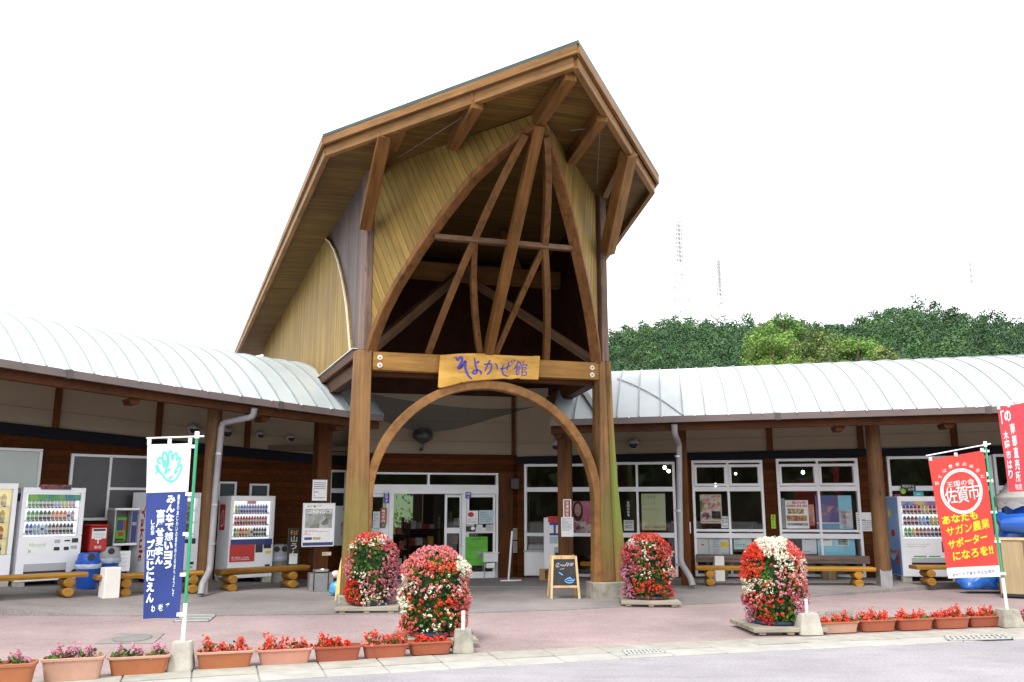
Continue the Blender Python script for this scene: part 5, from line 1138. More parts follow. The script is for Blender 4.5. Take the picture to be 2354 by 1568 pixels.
for k, (x, y, w, lab) in enumerate(((-2.6, 2.6, .9, "dark display shelf to the left inside the doors"), (-1.7, 3.6, 1., "display shelf with boxes in the middle of the hall"), (-.7, 2.9, .7, "display shelf at the right inside the doors"))):
    t = thing("display_shelf", lab, "shelf", HW.W((x, y, .03)), HW.yaw, "display shelves inside the hall")
    hh = 1.1+.15*k
    for q in (-w/2, w/2-.03): MB().box(q, q+.03, 0, .4, 0, hh).build("side_panel", m_darkp, t)
    for j in range(3):
        z = .1+j*hh*.33; MB().box(-w/2+.03, w/2-.03, 0, .4, z, z+.025).build("shelf_board", m_darkh, t)
        rr = random.Random(k*9+j); xx = -w/2+.05; 
        while xx < w/2-.18:
            ww = rr.uniform(.1, .18); c = setp(MB().box(-ww/2, ww/2, -.12, .12, 0, rr.uniform(.1, .22)).build("goods_box", rr.choice([m_terra[0], m_paper, m_yellow, m_redt, m_cream, m_greyp])), "packaged goods on a display shelf inside the hall", "box", "goods on the display shelves")
            c.matrix_basis = Matrix.Translation(HW.W((x+xx+ww/2, y+.2, .03+z+.026))) @ Matrix.Rotation(HW.yaw, 4, 'Z'); xx += ww+.03
# ============================================================ SIGN BOARD OF THE PORCH
zq = lambda x, y: (996.4+.11076*x, 800.8+.11076*y)          # drawing of the board measured on the photograph
def sb(x, y, d=-.1): p = TF.px(*zq(x, y), d); return (p.x, d, p.z)
outl = [(145, 140), (330, 125), (520, 108), (800, 102), (1135, 103), (1150, 122), (1500, 140), (1800, 155), (2060, 162), (2110, 152), (2218, 158), (2205, 300), (2196, 480), (2183, 650), (1960, 640), (1810, 636), (1790, 618), (1740, 622), (1620, 640), (1450, 628), (1250, 645), (1050, 660), (800, 680), (620, 712), (585, 700), (550, 722), (400, 765), (250, 800), (130, 825), (102, 808), (112, 600), (128, 350)]
sg = thing("name_board", "yellow wooden name board with purple brush lettering over the porch arch", "sign", TF.W((0, -.07, 3.9)), TF.yaw)
poly = [sb(x, y) for x, y in outl]; n = len(poly); mb = MB()
mb.add([(x, -.1, z) for x, y, z in poly]+[(x, -.04, z) for x, y, z in poly], [tuple(range(n)), tuple(range(2*n-1, n-1, -1))]+[(i, (i+1) % n, n+(i+1) % n, n+i) for i in range(n)])
def knots(nt, c):
    f = noise(nt, coords(nt, (1.5, 1, 4)), 2.2, 4, .6); c = mix(nt, ramp(nt, f, [(.58, (0, 0, 0)), (.75, (.6, .6, .6))]), c, (.36, .17, .03))
    f2 = noise(nt, coords(nt, (1, 1, 1.6)), 9, 3, .7); return mix(nt, ramp(nt, f2, [(.7, (0, 0, 0)), (.8, (.55, .55, .55))]), c, (.22, .1, .02))
mb.build("board", M_wood("yellow_board", (.48, .26, .05), (.66, .41, .11), .5, axis=0, fine=.4, stain=knots), sg, True, TF.M, bevel=.01)
B1 = lambda f: 26-8*f
for q, w in (([(470, 175), (490, 235), (520, 235), (555, 185), (595, 200), (590, 270), (555, 335), (515, 395), (530, 415), (590, 360), (660, 270), (668, 300), (660, 380), (680, 470), (730, 570), (800, 635)], 26), ([(520, 395), (570, 390), (620, 330)], 34), ([(850, 190), (865, 290), (880, 380), (905, 450), (885, 520), (840, 525), (815, 500), (850, 462), (920, 455), (970, 470), (992, 510), (978, 545)], 19), ([(890, 305), (920, 290), (955, 275)], 21),
             ([(1050, 335), (1110, 330), (1180, 318), (1205, 345), (1200, 420), (1165, 500), (1110, 545)], 18), ([(1180, 235), (1140, 320), (1100, 400), (1068, 475)], 16), ([(1280, 310), (1320, 370), (1330, 440)], 15), ([(1380, 430), (1480, 412), (1540, 385), (1605, 345)], 16), ([(1450, 345), (1430, 430), (1440, 510), (1480, 560), (1555, 580)], 15), ([(1565, 270), (1550, 370), (1525, 455)], 13), ([(1612, 255), (1640, 298)], 15), ([(1660, 228), (1692, 268)], 15),
             ([(1765, 262), (1735, 335), (1668, 438)], 14), ([(1768, 268), (1805, 320), (1830, 362)], 12), ([(1738, 350), (1728, 440), (1720, 552)], 12), ([(1745, 372), (1792, 370), (1785, 440), (1740, 442)], 9), ([(1735, 405), (1785, 402)], 8), ([(1722, 552), (1790, 520)], 11), ([(1735, 490), (1785, 480)], 10), ([(1860, 275), (1872, 325)], 11), ([(1828, 352), (1890, 342), (1945, 340), (1925, 372)], 11), ([(1850, 372), (1845, 470), (1836, 585)], 11), ([(1862, 402), (1922, 394), (1912, 440), (1862, 450)], 9), ([(1858, 492), (1928, 490), (1915, 555), (1855, 562)], 10)):
    mb = MB(); stroke(mb, q, w, lambda x, y: sb(x, y, -.104)); mb.build("brush_lettering", m_purple, sg, True, TF.M)

# ============================================================ FLOWER TOWERS
def flower_tower(u, v, vtop, wpx, label, zones, yaw=5, back=.42, seed=0, pal_label="pallet"):
    global rng; rng = np.random.default_rng(seed)
    p = ground_pt(u, v, back); p.z = .02+zfloor(p.x, p.y); sc = ppm(p); Rm = wpx/sc/2; H = hgt(p, vtop)-.14
    pal = thing("timber_pallet", pal_label, "pallet", p, R(yaw), "pallets under the flower towers"); s = .46
    for x in (-.36, 0, .36): MB().box(x-.045, x+.045, -s, s, 0, .055).build("bearer", m_pallet, pal, bevel=.006)
    for k in range(6): y = -s+.07+k*(2*s-.14)/5; MB().box(-s, s, y-.062, y+.062, .055, .078).build("deck_board", m_pallet, pal, bevel=.004)
    MB().box(-s-.01, s+.01, -s-.012, -s, .03, .082).build("edge_board", m_pallet, pal, bevel=.004); MB().box(-s-.012, -s, -s, s, .03, .082).build("edge_board", m_pallet, pal, bevel=.004)
    t = thing("flower_tower", label, "flower tower", (p.x, p.y, p.z+.08), 0, "flower towers in front of the porch")
    MB().lathe([(Rm*.8, 0), (Rm*.85, .02), (Rm*.85, .05), (Rm*.6, .06)], 24).build("tray", m_tray, t, smooth=True)
    def prof(f):                                           # radius of the clipped tower at relative height f
        r = np.where(f > .68, np.sqrt(np.clip(1-((f-.68)/.325)**2, 0.0, 1)), 1.)
        r = r*(.9+.1*np.sin(np.clip(f, 0, 1)*math.pi)+.045*np.sin(f*21+seed))
        return Rm*r*np.where(f < .06, .8+3.3*f, 1.)
    rings = [[(float(prof(np.array(f)))*.84*math.cos(2*math.pi*k/20), float(prof(np.array(f)))*.84*math.sin(2*math.pi*k/20), .0+f*H*.97) for k in range(20)] for f in (.0, .1, .25, .4, .55, .7, .8, .88, .94, .97)]
    MB().loft(rings).build("moss_core", m_leaf[0], t, smooth=True)
    lump = rng.uniform(0, 6, 6)
    def surf(n):
        f = rng.uniform(0, 1, n)**.93; top = rng.uniform(0, 1, n) < .2; f = np.where(top, rng.uniform(.78, 1, n), f)
        a = rng.uniform(0, 2*math.pi, n); r = prof(f)
        r = r*(1+.05*np.sin(3*a+lump[0])+.05*np.sin(5*a+7*f*2+lump[1])+.045*np.sin(9*f*2+2*a+lump[2]))
        P = np.stack([r*np.cos(a), r*np.sin(a), .0+f*H], 1); nn = np.stack([np.cos(a), np.sin(a), np.where(f > .68, (f-.68)*2.9, .05)], 1)
        nn /= np.linalg.norm(nn, axis=1, keepdims=True); return P, nn, f, a
    P, nn, f, a = surf(7200); P = P+nn*rng.uniform(-.12, .01, (len(P), 1))
    clump = np.sin(P[:, 0]*17+lump[3])+np.sin(P[:, 2]*13+lump[4])+np.sin(P[:, 1]*19)
    mi = np.where(clump+rng.normal(0, .9, len(P)) > 1.1, 2, np.where(clump+rng.normal(0, .9, len(P)) > -.4, 1, 0)); mi = np.where((f > .8) & (rng.uniform(size=len(P)) < .45), 2, mi)
    np_quads("foliage", rand_quads(P, .038, nn, .9), m_leaf, mi, t)
    P, nn, f, a = surf(3300)
    vx = p.normalized(); ca, sa = vx.y, vx.x                # sideways on the side that faces the forecourt, as a fraction of the radius
    side = (P[:, 0]*ca-P[:, 1]*sa)/Rm; front = -(P[:, 0]*sa+P[:, 1]*ca) > -.12
    side = np.where(front, side, rng.uniform(-1, 1, len(side)))
    D = np.stack([((side-zx)/wx)**2+((f-zf)/wf)**2 for zx, zf, wx, wf, *_ in zones], 1)+rng.gumbel(0, .32, (len(P), len(zones)))
    zi = D.argmin(1); keep = {}
    for i, (px_, nn_, z) in enumerate(zip(P, nn, zi)):
        cols, dens = zones[z][4], zones[z][5]
        patch = .5+.5*math.sin(px_[0]*23+lump[5])*math.sin(px_[2]*19+px_[1]*17+lump[2])
        if rng.uniform() > dens*(.4+.85*patch): continue
        keep.setdefault(cols[int(rng.integers(len(cols)))], []).append((px_+nn_*rng.uniform(.0, .045), nn_))
    for col, L in keep.items():
        C = np.array([x[0] for x in L]); Nn = np.array([x[1] for x in L]); m = 9
        d = rng.normal(size=(len(C), m, 3)); d /= np.linalg.norm(d, axis=2, keepdims=True); d = d+.55*Nn[:, None]
        Q = (C[:, None]+d*(.0165*rng.uniform(.75, 1.3, (len(C), 1, 1)))).reshape(-1, 3); ND = d.reshape(-1, 3)
        o = np_quads(col+"_blossoms", rand_quads(Q, .0185, ND, .35), m_fl[col], None, t); o["kind"] = "stuff"
    return t
Rr_, Sc, Co, Pk, Pp, Mg, Li, Wh = 'red', 'scarlet', 'coral', 'pink', 'palepink', 'magenta', 'lilac', 'white'
flower_tower(850, 1412, 1220, 108, "rounded flower tower with a green crown and red lower left, beside the left post",
    [(-.1, .97, .7, .07, (Co, Rr_), .75), (.3, .92, .4, .06, (Wh, Wh, Pp), .7), (-.35, .86, .8, .12, (Co, Wh, Rr_), .3), (-.2, .7, .95, .24, (Co,), .04), (.7, .8, .35, .16, (Pk, Co, Mg), .95), (.75, .55, .45, .2, (Pk, Pk, Mg), .95), (-.9, .55, .2, .16, (Pk, Co), .9), (-.4, .45, .4, .08, (Wh, Pp), .5), (.3, .4, .5, .14, (Pk, Mg), .8), (-.75, .17, .35, .16, (Rr_, Rr_, Sc), 1.), (.2, .2, .7, .16, (Wh, Pp, Mg), .75), (.85, .25, .25, .3, (Pk, Li), .9)], 3, seed=11, pal_label="pallet under the flower tower beside the left porch post")
flower_tower(1000, 1486, 1250, 140, "large flower tower of coral, red and white blossoms right behind the planters",
    [(-.3, .96, .6, .09, (Co, Pk, Pk), 1.), (.3, .93, .5, .08, (Co, Pk), .9), (.1, .88, .4, .06, (Sc,), .08), (.75, .83, .25, .1, (Wh,), .9), (-.65, .78, .4, .14, (Pk, Co, Co), 1.), (.2, .8, .6, .06, (Sc, Sc, Co), .9), (.2, .66, .5, .07, (Wh, Sc), .22), (-.85, .6, .25, .1, (Wh, Wh, Co), .85), (.5, .58, .5, .1, (Pk, Wh, Co), .75), (-.3, .55, .4, .1, (Pk, Co, Wh), .55), (.3, .42, .6, .06, (Sc, Sc, Rr_), .75), (-.3, .38, .5, .07, (Sc,), .18), (-.9, .34, .18, .1, (Wh,), .9), (-.2, .28, .8, .06, (Sc, Wh), .5), (.85, .3, .25, .3, (Co, Sc, Pk), .95), (0, .15, .7, .1, (Wh, Co), .35), (-.8, .12, .3, .16, (Co, Sc), .9), (.4, .08, .5, .08, (Sc, Mg), .35)], 8, seed=23, pal_label="pallet hidden behind the terracotta planters", back=.24)
flower_tower(1492, 1397, 1222, 102, "dark red and magenta flower tower beside the mossy right post",
    [(-.2, .97, .6, .08, (Rr_, Co), .9), (.4, .93, .4, .09, (Rr_, Co), .95), (-.7, .9, .3, .07, (Wh, Pp), .8), (.1, .85, .5, .08, (Sc, Wh), .12), (-.7, .7, .4, .18, (Mg, Pk, Rr_), 1.), (.6, .74, .45, .14, (Rr_, Co, Mg), .95), (-.1, .68, .1, .2, (Wh, Wh, Pp), .8), (.2, .56, .6, .12, (Rr_, Pk), .5), (-.8, .48, .3, .16, (Li, Mg, Pk), .95), (.85, .5, .2, .25, (Co, Pk, Wh), .85), (0, .38, .6, .07, (Pp, Wh), .16), (-.1, .22, .7, .1, (Sc, Sc, Rr_), .75), (.6, .3, .4, .1, (Rr_, Wh), .25), (-.85, .12, .25, .16, (Li, Pk), .9), (.75, .1, .35, .14, (Rr_, Mg), .85), (0, .06, .5, .08, (Sc,), .3)], -4, seed=37, pal_label="pallet under the flower tower beside the mossy post")
flower_tower(1788, 1462, 1230, 128, "tall flower tower with a cream white crown and bright red left shoulder",
    [(0, .98, .35, .1, (Wh, Wh), 1.), (-.1, .9, .25, .08, (Wh, Wh, Pp), .9), (.3, .76, .3, .12, (Wh, Wh), 1.), (-.75, .75, .4, .14, (Rr_, Sc, Sc), 1.), (.7, .88, .35, .12, (Co, Sc, Pk), 1.), (-.15, .66, .22, .1, (Sc,), .05), (.6, .58, .4, .12, (Pk, Co, Pp), .9), (.92, .68, .14, .1, (Wh, Pp), .8), (.3, .56, .4, .06, (Pk, Pp), .8), (-.3, .44, .45, .08, (Wh, Wh, Sc), .7), (-.85, .42, .14, .08, (Wh,), .9), (.6, .4, .45, .12, (Pk, Co, Mg), .95), (-.5, .28, .5, .1, (Mg, Co, Rr_), .9), (.2, .25, .4, .12, (Sc,), .15), (.8, .2, .25, .14, (Li, Pk, Wh), .75), (-.3, .13, .4, .09, (Sc, Rr_), .55), (.4, .08, .5, .09, (Sc,), .1), (-.85, .1, .25, .12, (Li, Pk), .95)], 4, seed=53, pal_label="pallet under the flower tower with the white crown")

# ============================================================ PLANTERS
rng = np.random.default_rng(99)
def rrect(hx, hy, r, z, n=4):
    out = []
    for cx, cy, a0 in ((hx-r, hy-r, 0), (-hx+r, hy-r, 90), (-hx+r, -hy+r, 180), (hx-r, -hy+r, 270)):
        for k in range(n+1): a = R(a0+90*k/n); out.append((cx+r*math.cos(a), cy+r*math.sin(a), z))
    return out
def planter(u0, u1, vb, vt, yaw, body, rim, cols, label, tufts, seed, leafy=1):
    c = ground_pt((u0+u1)/2, vb, 0); e = Vector((math.cos(R(yaw)), math.sin(R(yaw)), 0)); c.z = .02; nrm = Vector((-e.y, e.x, 0)); H = hgt(c, vt)
    def ends(u):
        lo, hi = -1.2, 1.2
        for _ in range(40):
            m = (lo+hi)/2; q = c+e*m+Vector((0, 0, H))-EYEP; uu = CX+FPX*q.x/(q.y*CT+q.z*ST)
            if uu < u: lo = m
            else: hi = m
        return lo
    a, b = ends(u0), ends(u1); w = b-a; hx = w/2; hy = .115; c = c+e*((a+b)/2)+nrm*(hy*.8)
    t = thing("planter", label, "planter", c, R(yaw), "terracotta planters along the kerb")
    mb = MB(); k = .84
    mb.loft([rrect(hx*k, hy*.78, .04, 0), rrect(hx*.9, hy*.86, .045, H*.5), rrect(hx*.955, hy*.93, .05, H*.86), rrect(hx*.93, hy*.86, .045, H*.86), rrect(hx*.85, hy*.75, .04, H*.5)], 0, True, True)
    mb.build("trough", body, t, smooth=True)
    MB().loft([rrect(hx*.955, hy*.93, .05, H*.84), rrect(hx, hy, .05, H*.87), rrect(hx, hy, .05, H*.98), rrect(hx*.985, hy*.96, .048, H), rrect(hx*.945, hy*.88, .045, H), rrect(hx*.93, hy*.84, .045, H*.82)], 0, False, False).build("rim", rim, t, smooth=True)
    MB().flat([q[:2] for q in rrect(hx*.93, hy*.86, .04, 0)], H*.7, H*.8).build("soil", m_soil, t)
    rg = np.random.default_rng(seed)
    for x, s in tufts:
        global rng; rng = rg
        n = int(70*s)+24; q = rg.normal(size=(n, 3))*np.array([.034, .034, .036])*s; q[:, 2] = np.abs(q[:, 2])*1.0+H*.8
        q[:, 0] += hx*.9*x; stem = q.copy()
        V = [rand_quads(stem, .04, None)]; mi = [np.where(rg.uniform(size=n) < .4, 2, 1) if leafy else np.where(rg.uniform(size=n) < .35, 1, 4)]
        nf = int(60*s)+8; sp = rg.integers(0, 3+int(3*s), nf); cx = rg.normal(size=(8, 2))*.026*s; tops = H*.86+.07*s+rg.uniform(.01, .075, 8)*s
        f = rg.uniform(0, 1, nf)
        F = np.stack([hx*.9*x+cx[sp, 0]+rg.normal(0, .017, nf)*(1.35-f), cx[sp, 1]+rg.normal(0, .018, nf)*(1.3-f), H*.85+(tops[sp]-H*.85)*f], 1)
        V.append(rand_quads(np.repeat(F, 3, 0)+rg.normal(0, .008, (nf*3, 3)), .02)); mi.append(np.where(rg.uniform(size=nf*3) < .6, 3, 4))
        np_quads("flowering_plant", np.concatenate(V), [m_leaf[0], m_leaf[1], m_leaf[2], m_fl[cols[0]], m_fl[cols[1]]], np.concatenate(mi), t)
PL = [(-75, 82, 1592, 1527, 19, 2, 2, (Li, Pk), "planter with pink flowers cut off by the left edge", [(-.3, .8), (.35, 1.), (.75, .5)]),
      (92, 241, 1570, 1512, 19, 1, 1, (Li, Pk), "pale terracotta planter with three pink flower clumps", [(-.62, 1.15), (-.3, .7), (.05, 1.2), (.6, .8)]),
      (246, 393, 1556, 1508, 18.5, 2, 1, (Li, Pk), "orange brown planter with pink flowers left of the banner base", [(-.6, 1.05), (-.1, .8), (.65, 1.05)]),
      (449, 586, 1541, 1497, 18, 2, 1, (Sc, Co), "planter with orange red flowers just right of the navy banner base", [(-.62, 1.2), (-.1, .8), (.55, 1.35)]),
      (590, 721, 1531, 1492, 17.5, 4, 4, (Sc, Co), "rose pink planter with red flowers and a pale rim", [(-.55, 1.3), (.1, 1.1), (.6, 1.)]),
      (722, 833, 1525, 1486, 17, 3, 3, (Sc, Rr_), "deep brown red planter next to the rose pink planter", [(-.65, 1.2), (-.05, .9), (.45, .5)]),
      (834, 941, 1517, 1481, 16.5, 0, 0, (Sc, Co), "red planter left of the large flower tower", [(-.6, 1.35), (.0, 1.), (.65, 1.4)]),
      (940, 1043, 1509, 1475, 16, 0, 0, (Rr_, Sc), "red planter directly below the large flower tower", [(-.6, .6), (-.2, .6), (.2, .6), (.6, .6)]),
      (1885, 1977, 1459, 1430, 14, 1, 2, (Co, Sc), "cream bodied planter with an orange rim beside the right concrete base", [(-.6, .9), (.0, 1.1), (.62, 1.35)]),
      (1978, 2063, 1455, 1425, 13.5, 0, 0, (Co, Sc), "first full red planter right of the cream bodied planter", [(-.6, 1.2), (-.1, 1.3), (.55, 1.1)]),
      (2065, 2148, 1452, 1422, 13.5, 0, 0, (Co, Sc), "middle red planter of the right hand row", [(-.5, 1.25), (.15, .9), (.6, 1.1)]),
      (2149, 2232, 1448, 1419, 13, 0, 0, (Co, Sc), "red planter with the tallest coral flowers in the right row", [(-.6, .9), (-.15, 1.1), (.25, 1.2), (.6, 1.5)]),
      (2228, 2308, 1444, 1416, 13, 3, 0, (Co, Sc), "red planter left of the base of the red banner", [(-.6, 1.), (.1, 1.35), (.6, 1.15)]),
      (2346, 2440, 1441, 1412, 13, 2, 2, (Co, Li), "planter cut off by the right edge of the photo", [(-.5, 1.1), (.2, 1.)])]
for i, (u0, u1, vb, vt, yw, bo, ri, cl_, lab, tf_) in enumerate(PL):
    tf_ = [(x, q*(.85 if u0 > 1500 else .95)) for x, q in tf_]
    planter(u0, u1, vb, vt, yw, m_terra[bo], m_terra[ri], cl_, lab, tf_, 200+i, 1 if cl_[0] == Li else 0)
# ---- concrete bases
def base(u, vb, vt, wpx, label, mat, yaw, pole_v=None):
    p = ground_pt(u, vb, 0); p.z = .02; w = wpx/ppm(p); h = hgt(p, vt); d = Vector((p.x, p.y, 0)).normalized(); p = p+d*w*.45
    t = thing("concrete_base", label, "banner base", p, R(yaw), "concrete banner bases along the kerb")
    mb = MB(); mb.loft([rrect(w/2*k, w/2*k, .03, z) for k, z in ((1., 0), (1., .03), (.8, h-.03), (.74, h), (.25, h), (.2, h-.03))]); mb.build("block", mat, t, smooth=True)
    if pole_v: MB().tube([(.0, .0, h-.03), (.0, .0, hgt(p, pole_v))], .022, 8).build("pole_stub", M_plain("white_stub", (.6, .6, .58), .5), t, smooth=True)
    return t, p, h
b1 = base(415, 1548, 1478, 55, "pale concrete base carrying the navy banner", m_conc, 10)
base(1064, 1506, 1450, 49, "weathered grey concrete base with a stub pole beside the large flower tower", m_conc2, 6, 1404)
base(1858, 1464, 1412, 54, "pale concrete base with a white stub pole right of the white crowned tower", m_conc, 4, 1377)
b4 = base(2320, 1446, 1403, 50, "grey concrete base carrying the red city banner", m_conc2, 3)

# ============================================================ BANNERS
def banner(p, yaw, label, zt, zb, xl_t, xr_t, xl_b, xr_b, tilt, wave, h0, lean=0., bar_=True):
    """cloth hangs on the left (local -x) of the pole; f() maps fractions of the cloth to local points"""
    t = thing("banner", label, "banner", p, R(yaw), "nobori banners on poles")
    def f(a, b, d=0.):                                     # a: 0 left..1 right, b: 0 bottom..1 top
        xl = xl_b+(xl_t-xl_b)*b; xr = xr_b+(xr_t-xr_b)*b; x = xl+(xr-xl)*a
        y = wave*(math.sin(a*5+b*4.2)*.5+math.sin(a*2.4-b*7+1)*.4)*(1.1-b)*1.2+d
        return (x+lean*(zb+(zt-zb)*b), y, zb+(zt-zb)*b+tilt*(a-1)*(.25+.75*b))
    m_pg = M_plain("green_pole", (.03, .3, .15), .35, .08, 4)
    px = .0
    MB().tube([(0, 0, h0-.02), (lean*.6, 0, .62)], .021, 8).build("pole_foot", M_plain("white_pole", (.7, .72, .74), .35), t, smooth=True)
    MB().tube([(lean*.55, 0, .55), (lean*(zt+.1), 0, zt+.09)], .016, 8).build("pole", m_pg, t, smooth=True)
    a0, a1 = f(-.03, 1.02), f(1.0, 1.02); ex = (a1[0]-a0[0]) 
    MB().tube([(a0[0], 0, a0[2]+.03), (lean*zt+.07, 0, a1[2]+.035+tilt*.15)], .009, 6).build("cross_rod", m_white, t, smooth=True)
    MB().tube([(lean*zt, 0, zt+.05), (lean*zt, 0, zt+.12)], .024, 8).build("pole_cap", m_white, t, smooth=True)
    return t, f
def cloth(t, f, b0, b1, mat, name="cloth", parent=None):
    mb = MB(); n, m = 10, 18
    mb.loft([[f(i/n, b0+(b1-b0)*j/m) for i in range(n+1)] for j in range(m+1)], 0, False, False, False)
    return mb.build(name, mat, parent or t, smooth='all')
def loop(t, f, a, b, w=.05, h=.035, mat=None):
    x, y, z = f(a, b); return MB().box(x-w/2, x+w/2, y-.012, y+.012, z-h/2, z+h/2).build("loop", mat or m_white, t)
def btxt(mb, f, txt, a0, a1, b0, b1, bold=.03, skew=0.):
    put(mb, txt, a0, a1, b0, b1, 0, 0, bold, lambda x, y, z: f(x, z+skew*(x-.5), -.005))
m_cl_w = M_plain("white_cloth", (.78, .78, .77), .85, .04, 3); m_cl_n = M_plain("navy_cloth", (.025, .045, .2), .85, .12, 3); m_cl_r = M_leaf("red_cloth", (.66, .07, .055), .06, 3, .85, .3); m_teal = M_plain("teal_print", (.12, .58, .44), .8); m_ltext = M_plain("banner_white_text", (.75, .85, .85), .8); m_ytext = M_plain("banner_yellow_text", (.8, .58, .02), .8)
_, bp, bh = b1; zt = hgt(bp, 1010)-.04; zb = hgt(bp, 1420)
t, f = banner((bp.x, bp.y, bp.z), 12, "white and navy banner with a teal emblem on a green pole", zt, zb, -.47, -.05, -.385, -.045, .02, .035, bh)
cloth(t, f, .716, 1, m_cl_w, "white_panel"); cloth(t, f, 0, .716, m_cl_n, "navy_panel")
emb = lambda x, y: f((x-75)/690, 1-(y-100)/615*.284, -.004)
mb = MB()
for q in ([(215, 385), (240, 430), (300, 470), (330, 490), (390, 550), (480, 582), (560, 545), (620, 450), (635, 390), (600, 378), (555, 415), (515, 470)], [(300, 470), (250, 400), (220, 378), (260, 372)], [(300, 345), (250, 330), (245, 295), (290, 275), (325, 310), (340, 400)], [(330, 300), (320, 230), (345, 205), (382, 240), (398, 310), (390, 400), (360, 470)], [(345, 300), (365, 340), (345, 410)], [(410, 400), (420, 330), (412, 240), (432, 192), (462, 215), (468, 290), (485, 310)], [(485, 310), (490, 260), (525, 222), (552, 245), (540, 310)], [(540, 320), (590, 275), (602, 320), (560, 370)], [(360, 490), (410, 440), (460, 420)], [(430, 545), (470, 530), (500, 500)], [(520, 490), (550, 460), (575, 450)], [(225, 450), (232, 478)]): stroke(mb, q, 15, emb)
mb.build("emblem", m_teal, t)
mb = MB(); btxt(mb, f, "こころふれあう富士", .28, .8, .745, .765, 0.); mb.build("emblem_lettering", M_plain("pale_print", (.55, .62, .66)), t)
def column(mb, f, s, a0, a1, b1, b0, bold=.055):
    n = len(s)
    for i, ch in enumerate(s):
        if ch != ' ': btxt(mb, f, ch, a0, a1, b1-(b1-b0)*(i+.95)/n, b1-(b1-b0)*(i+.05)/n, bold)
mb = MB(); column(mb, f, "みんなで想いヨう", .5, .71, .7, .275); column(mb, f, "富屋せ夏まん", .27, .48, .62, .3); column(mb, f, "プ四じにえん", .06, .26, .45, .085, .05); mb.build("lettering", m_ltext, t)
mb = MB(); column(mb, f, "1部のあじわいの里をめぐる旅へようこそ", .76, .81, .7, .12, .01); btxt(mb, f, "わ", .2, .3, .035, .075); btxt(mb, f, "老", .38, .52, .04, .08); btxt(mb, f, "ず", .6, .7, .05, .085); column(mb, f, "しお茶", .14, .24, .56, .47, .02); mb.build("small_lettering", m_ltext, t)
for b in (.98, .7, .47, .24, .02): loop(t, f, 1.03, b, .07)
for a in (.04, .5, .97): loop(t, f, a, 1.013, .035, .06)
_, bp, bh = b4; zt = hgt(bp, 1030)-.03; zb = hgt(bp, 1325)
pz = Vector((bp.x, bp.y, bp.z))
q0 = atY(2137, 1045, bp.y); q1 = atY(2186, 1338, bp.y); wl_t = q0.x-bp.x; wl_b = q1.x-bp.x
topx = atY(2266, 1028, bp.y).x-bp.x; ln = topx/zt
t, f = banner(pz, -4, "red city banner with a round white crest and yellow lettering on a green pole", zt, zb, wl_t-ln*zt, -.03, wl_b-ln*zb, -.03, .13, .03, bh, ln)
cloth(t, f, .085, 1, m_cl_r, "red_panel"); cloth(t, f, 0, .085, M_plain("lilac_white_cloth", (.72, .7, .75), .85), "white_hem")
asp = (zt-zb)/(abs(wl_t)-.03)
def ring(mb, r0, r1, ca=.5, cb=.7):
    n = 40; mb.add([f(ca+r*math.cos(2*math.pi*k/n), cb+r/asp*math.sin(2*math.pi*k/n), -.005) for r in (r0, r1) for k in range(n)], [(k, (k+1) % n, n+(k+1) % n, n+k) for k in range(n)])
m_cw = M_plain("crest_white", (.75, .72, .74), .8)
mb = MB(); ring(mb, .33, .35); mb.build("crest_ring", m_cw, t); mb = MB(); ring(mb, .36, .385); mb.build("crest_ring", m_cw, t)
mb = MB(); btxt(mb, f, "王国の会", .25, .75, .745, .79, .0, .0); btxt(mb, f, "佐", .19, .4, .61, .74, .0); btxt(mb, f, "賀", .4, .61, .605, .745, .0); btxt(mb, f, "市", .61, .82, .62, .75, .0); mb.build("crest_lettering", m_cw, t)
mb = MB(); s = "旨んは!恵の味きた"
for i, ch in enumerate(s):
    an = R(155-130*i/(len(s)-1)); c0, d0 = .5+.46*math.cos(an), .7+.46/asp*math.sin(an); btxt(mb, f, ch, c0-.035, c0+.035, d0-.014, d0+.014, 0.)
mb.build("arc_lettering", m_cw, t)
mb = MB(); btxt(mb, f, "あなたも", .06, .72, .455, .525, .03, .03); btxt(mb, f, "サガン農業", .1, .93, .36, .44, .03, .05); btxt(mb, f, "サポーター", .1, .85, .26, .335, .03, .06); btxt(mb, f, "になろを!!", .16, .93, .155, .23, .03, .05); mb.build("yellow_lettering", m_ytext, t)
mb = MB(); btxt(mb, f, "自分たちで食を守る佐賀市", .1, .9, .02, .05, 0., .02); mb.build("hem_lettering", m_bluedk, t)
for b in (.99, .75, .5, .27, .02): loop(t, f, 1.04, b, .08, .03)
for a in (.04, .5, .97): loop(t, f, a, 1.005, .035, .05)
p = ground_pt(2420, 1440); p.z = .02; q0 = atY(2296, 945, p.y); q1 = atY(2322, 1130, p.y); zt = hgt(p, 925); zb = hgt(p, 1128)
t, f = banner(p, -4, "crimson banner with white lettering cut off by the right edge", zt, zb, q0.x-p.x, -.03, q1.x-p.x, -.03, .08, .03, 0.)
cloth(t, f, 0, 1, M_leaf("crimson_cloth", (.6, .07, .085), .06, 3, .85, .3), "crimson_panel")
mb = MB(); column(mb, f, "木曜市はり", .08, .25, .72, .15, .02); column(mb, f, "南部直売所", .35, .52, .8, .1, .02); btxt(mb, f, "の", .2, .44, .82, .95, .03); btxt(mb, f, "「", .08, .2, .8, .96, .0); btxt(mb, f, "物産", .3, .55, .02, .09, .0); mb.build("lettering", m_cw, t)
for a in (.04, .4): loop(t, f, a, 1.005, .03, .05)
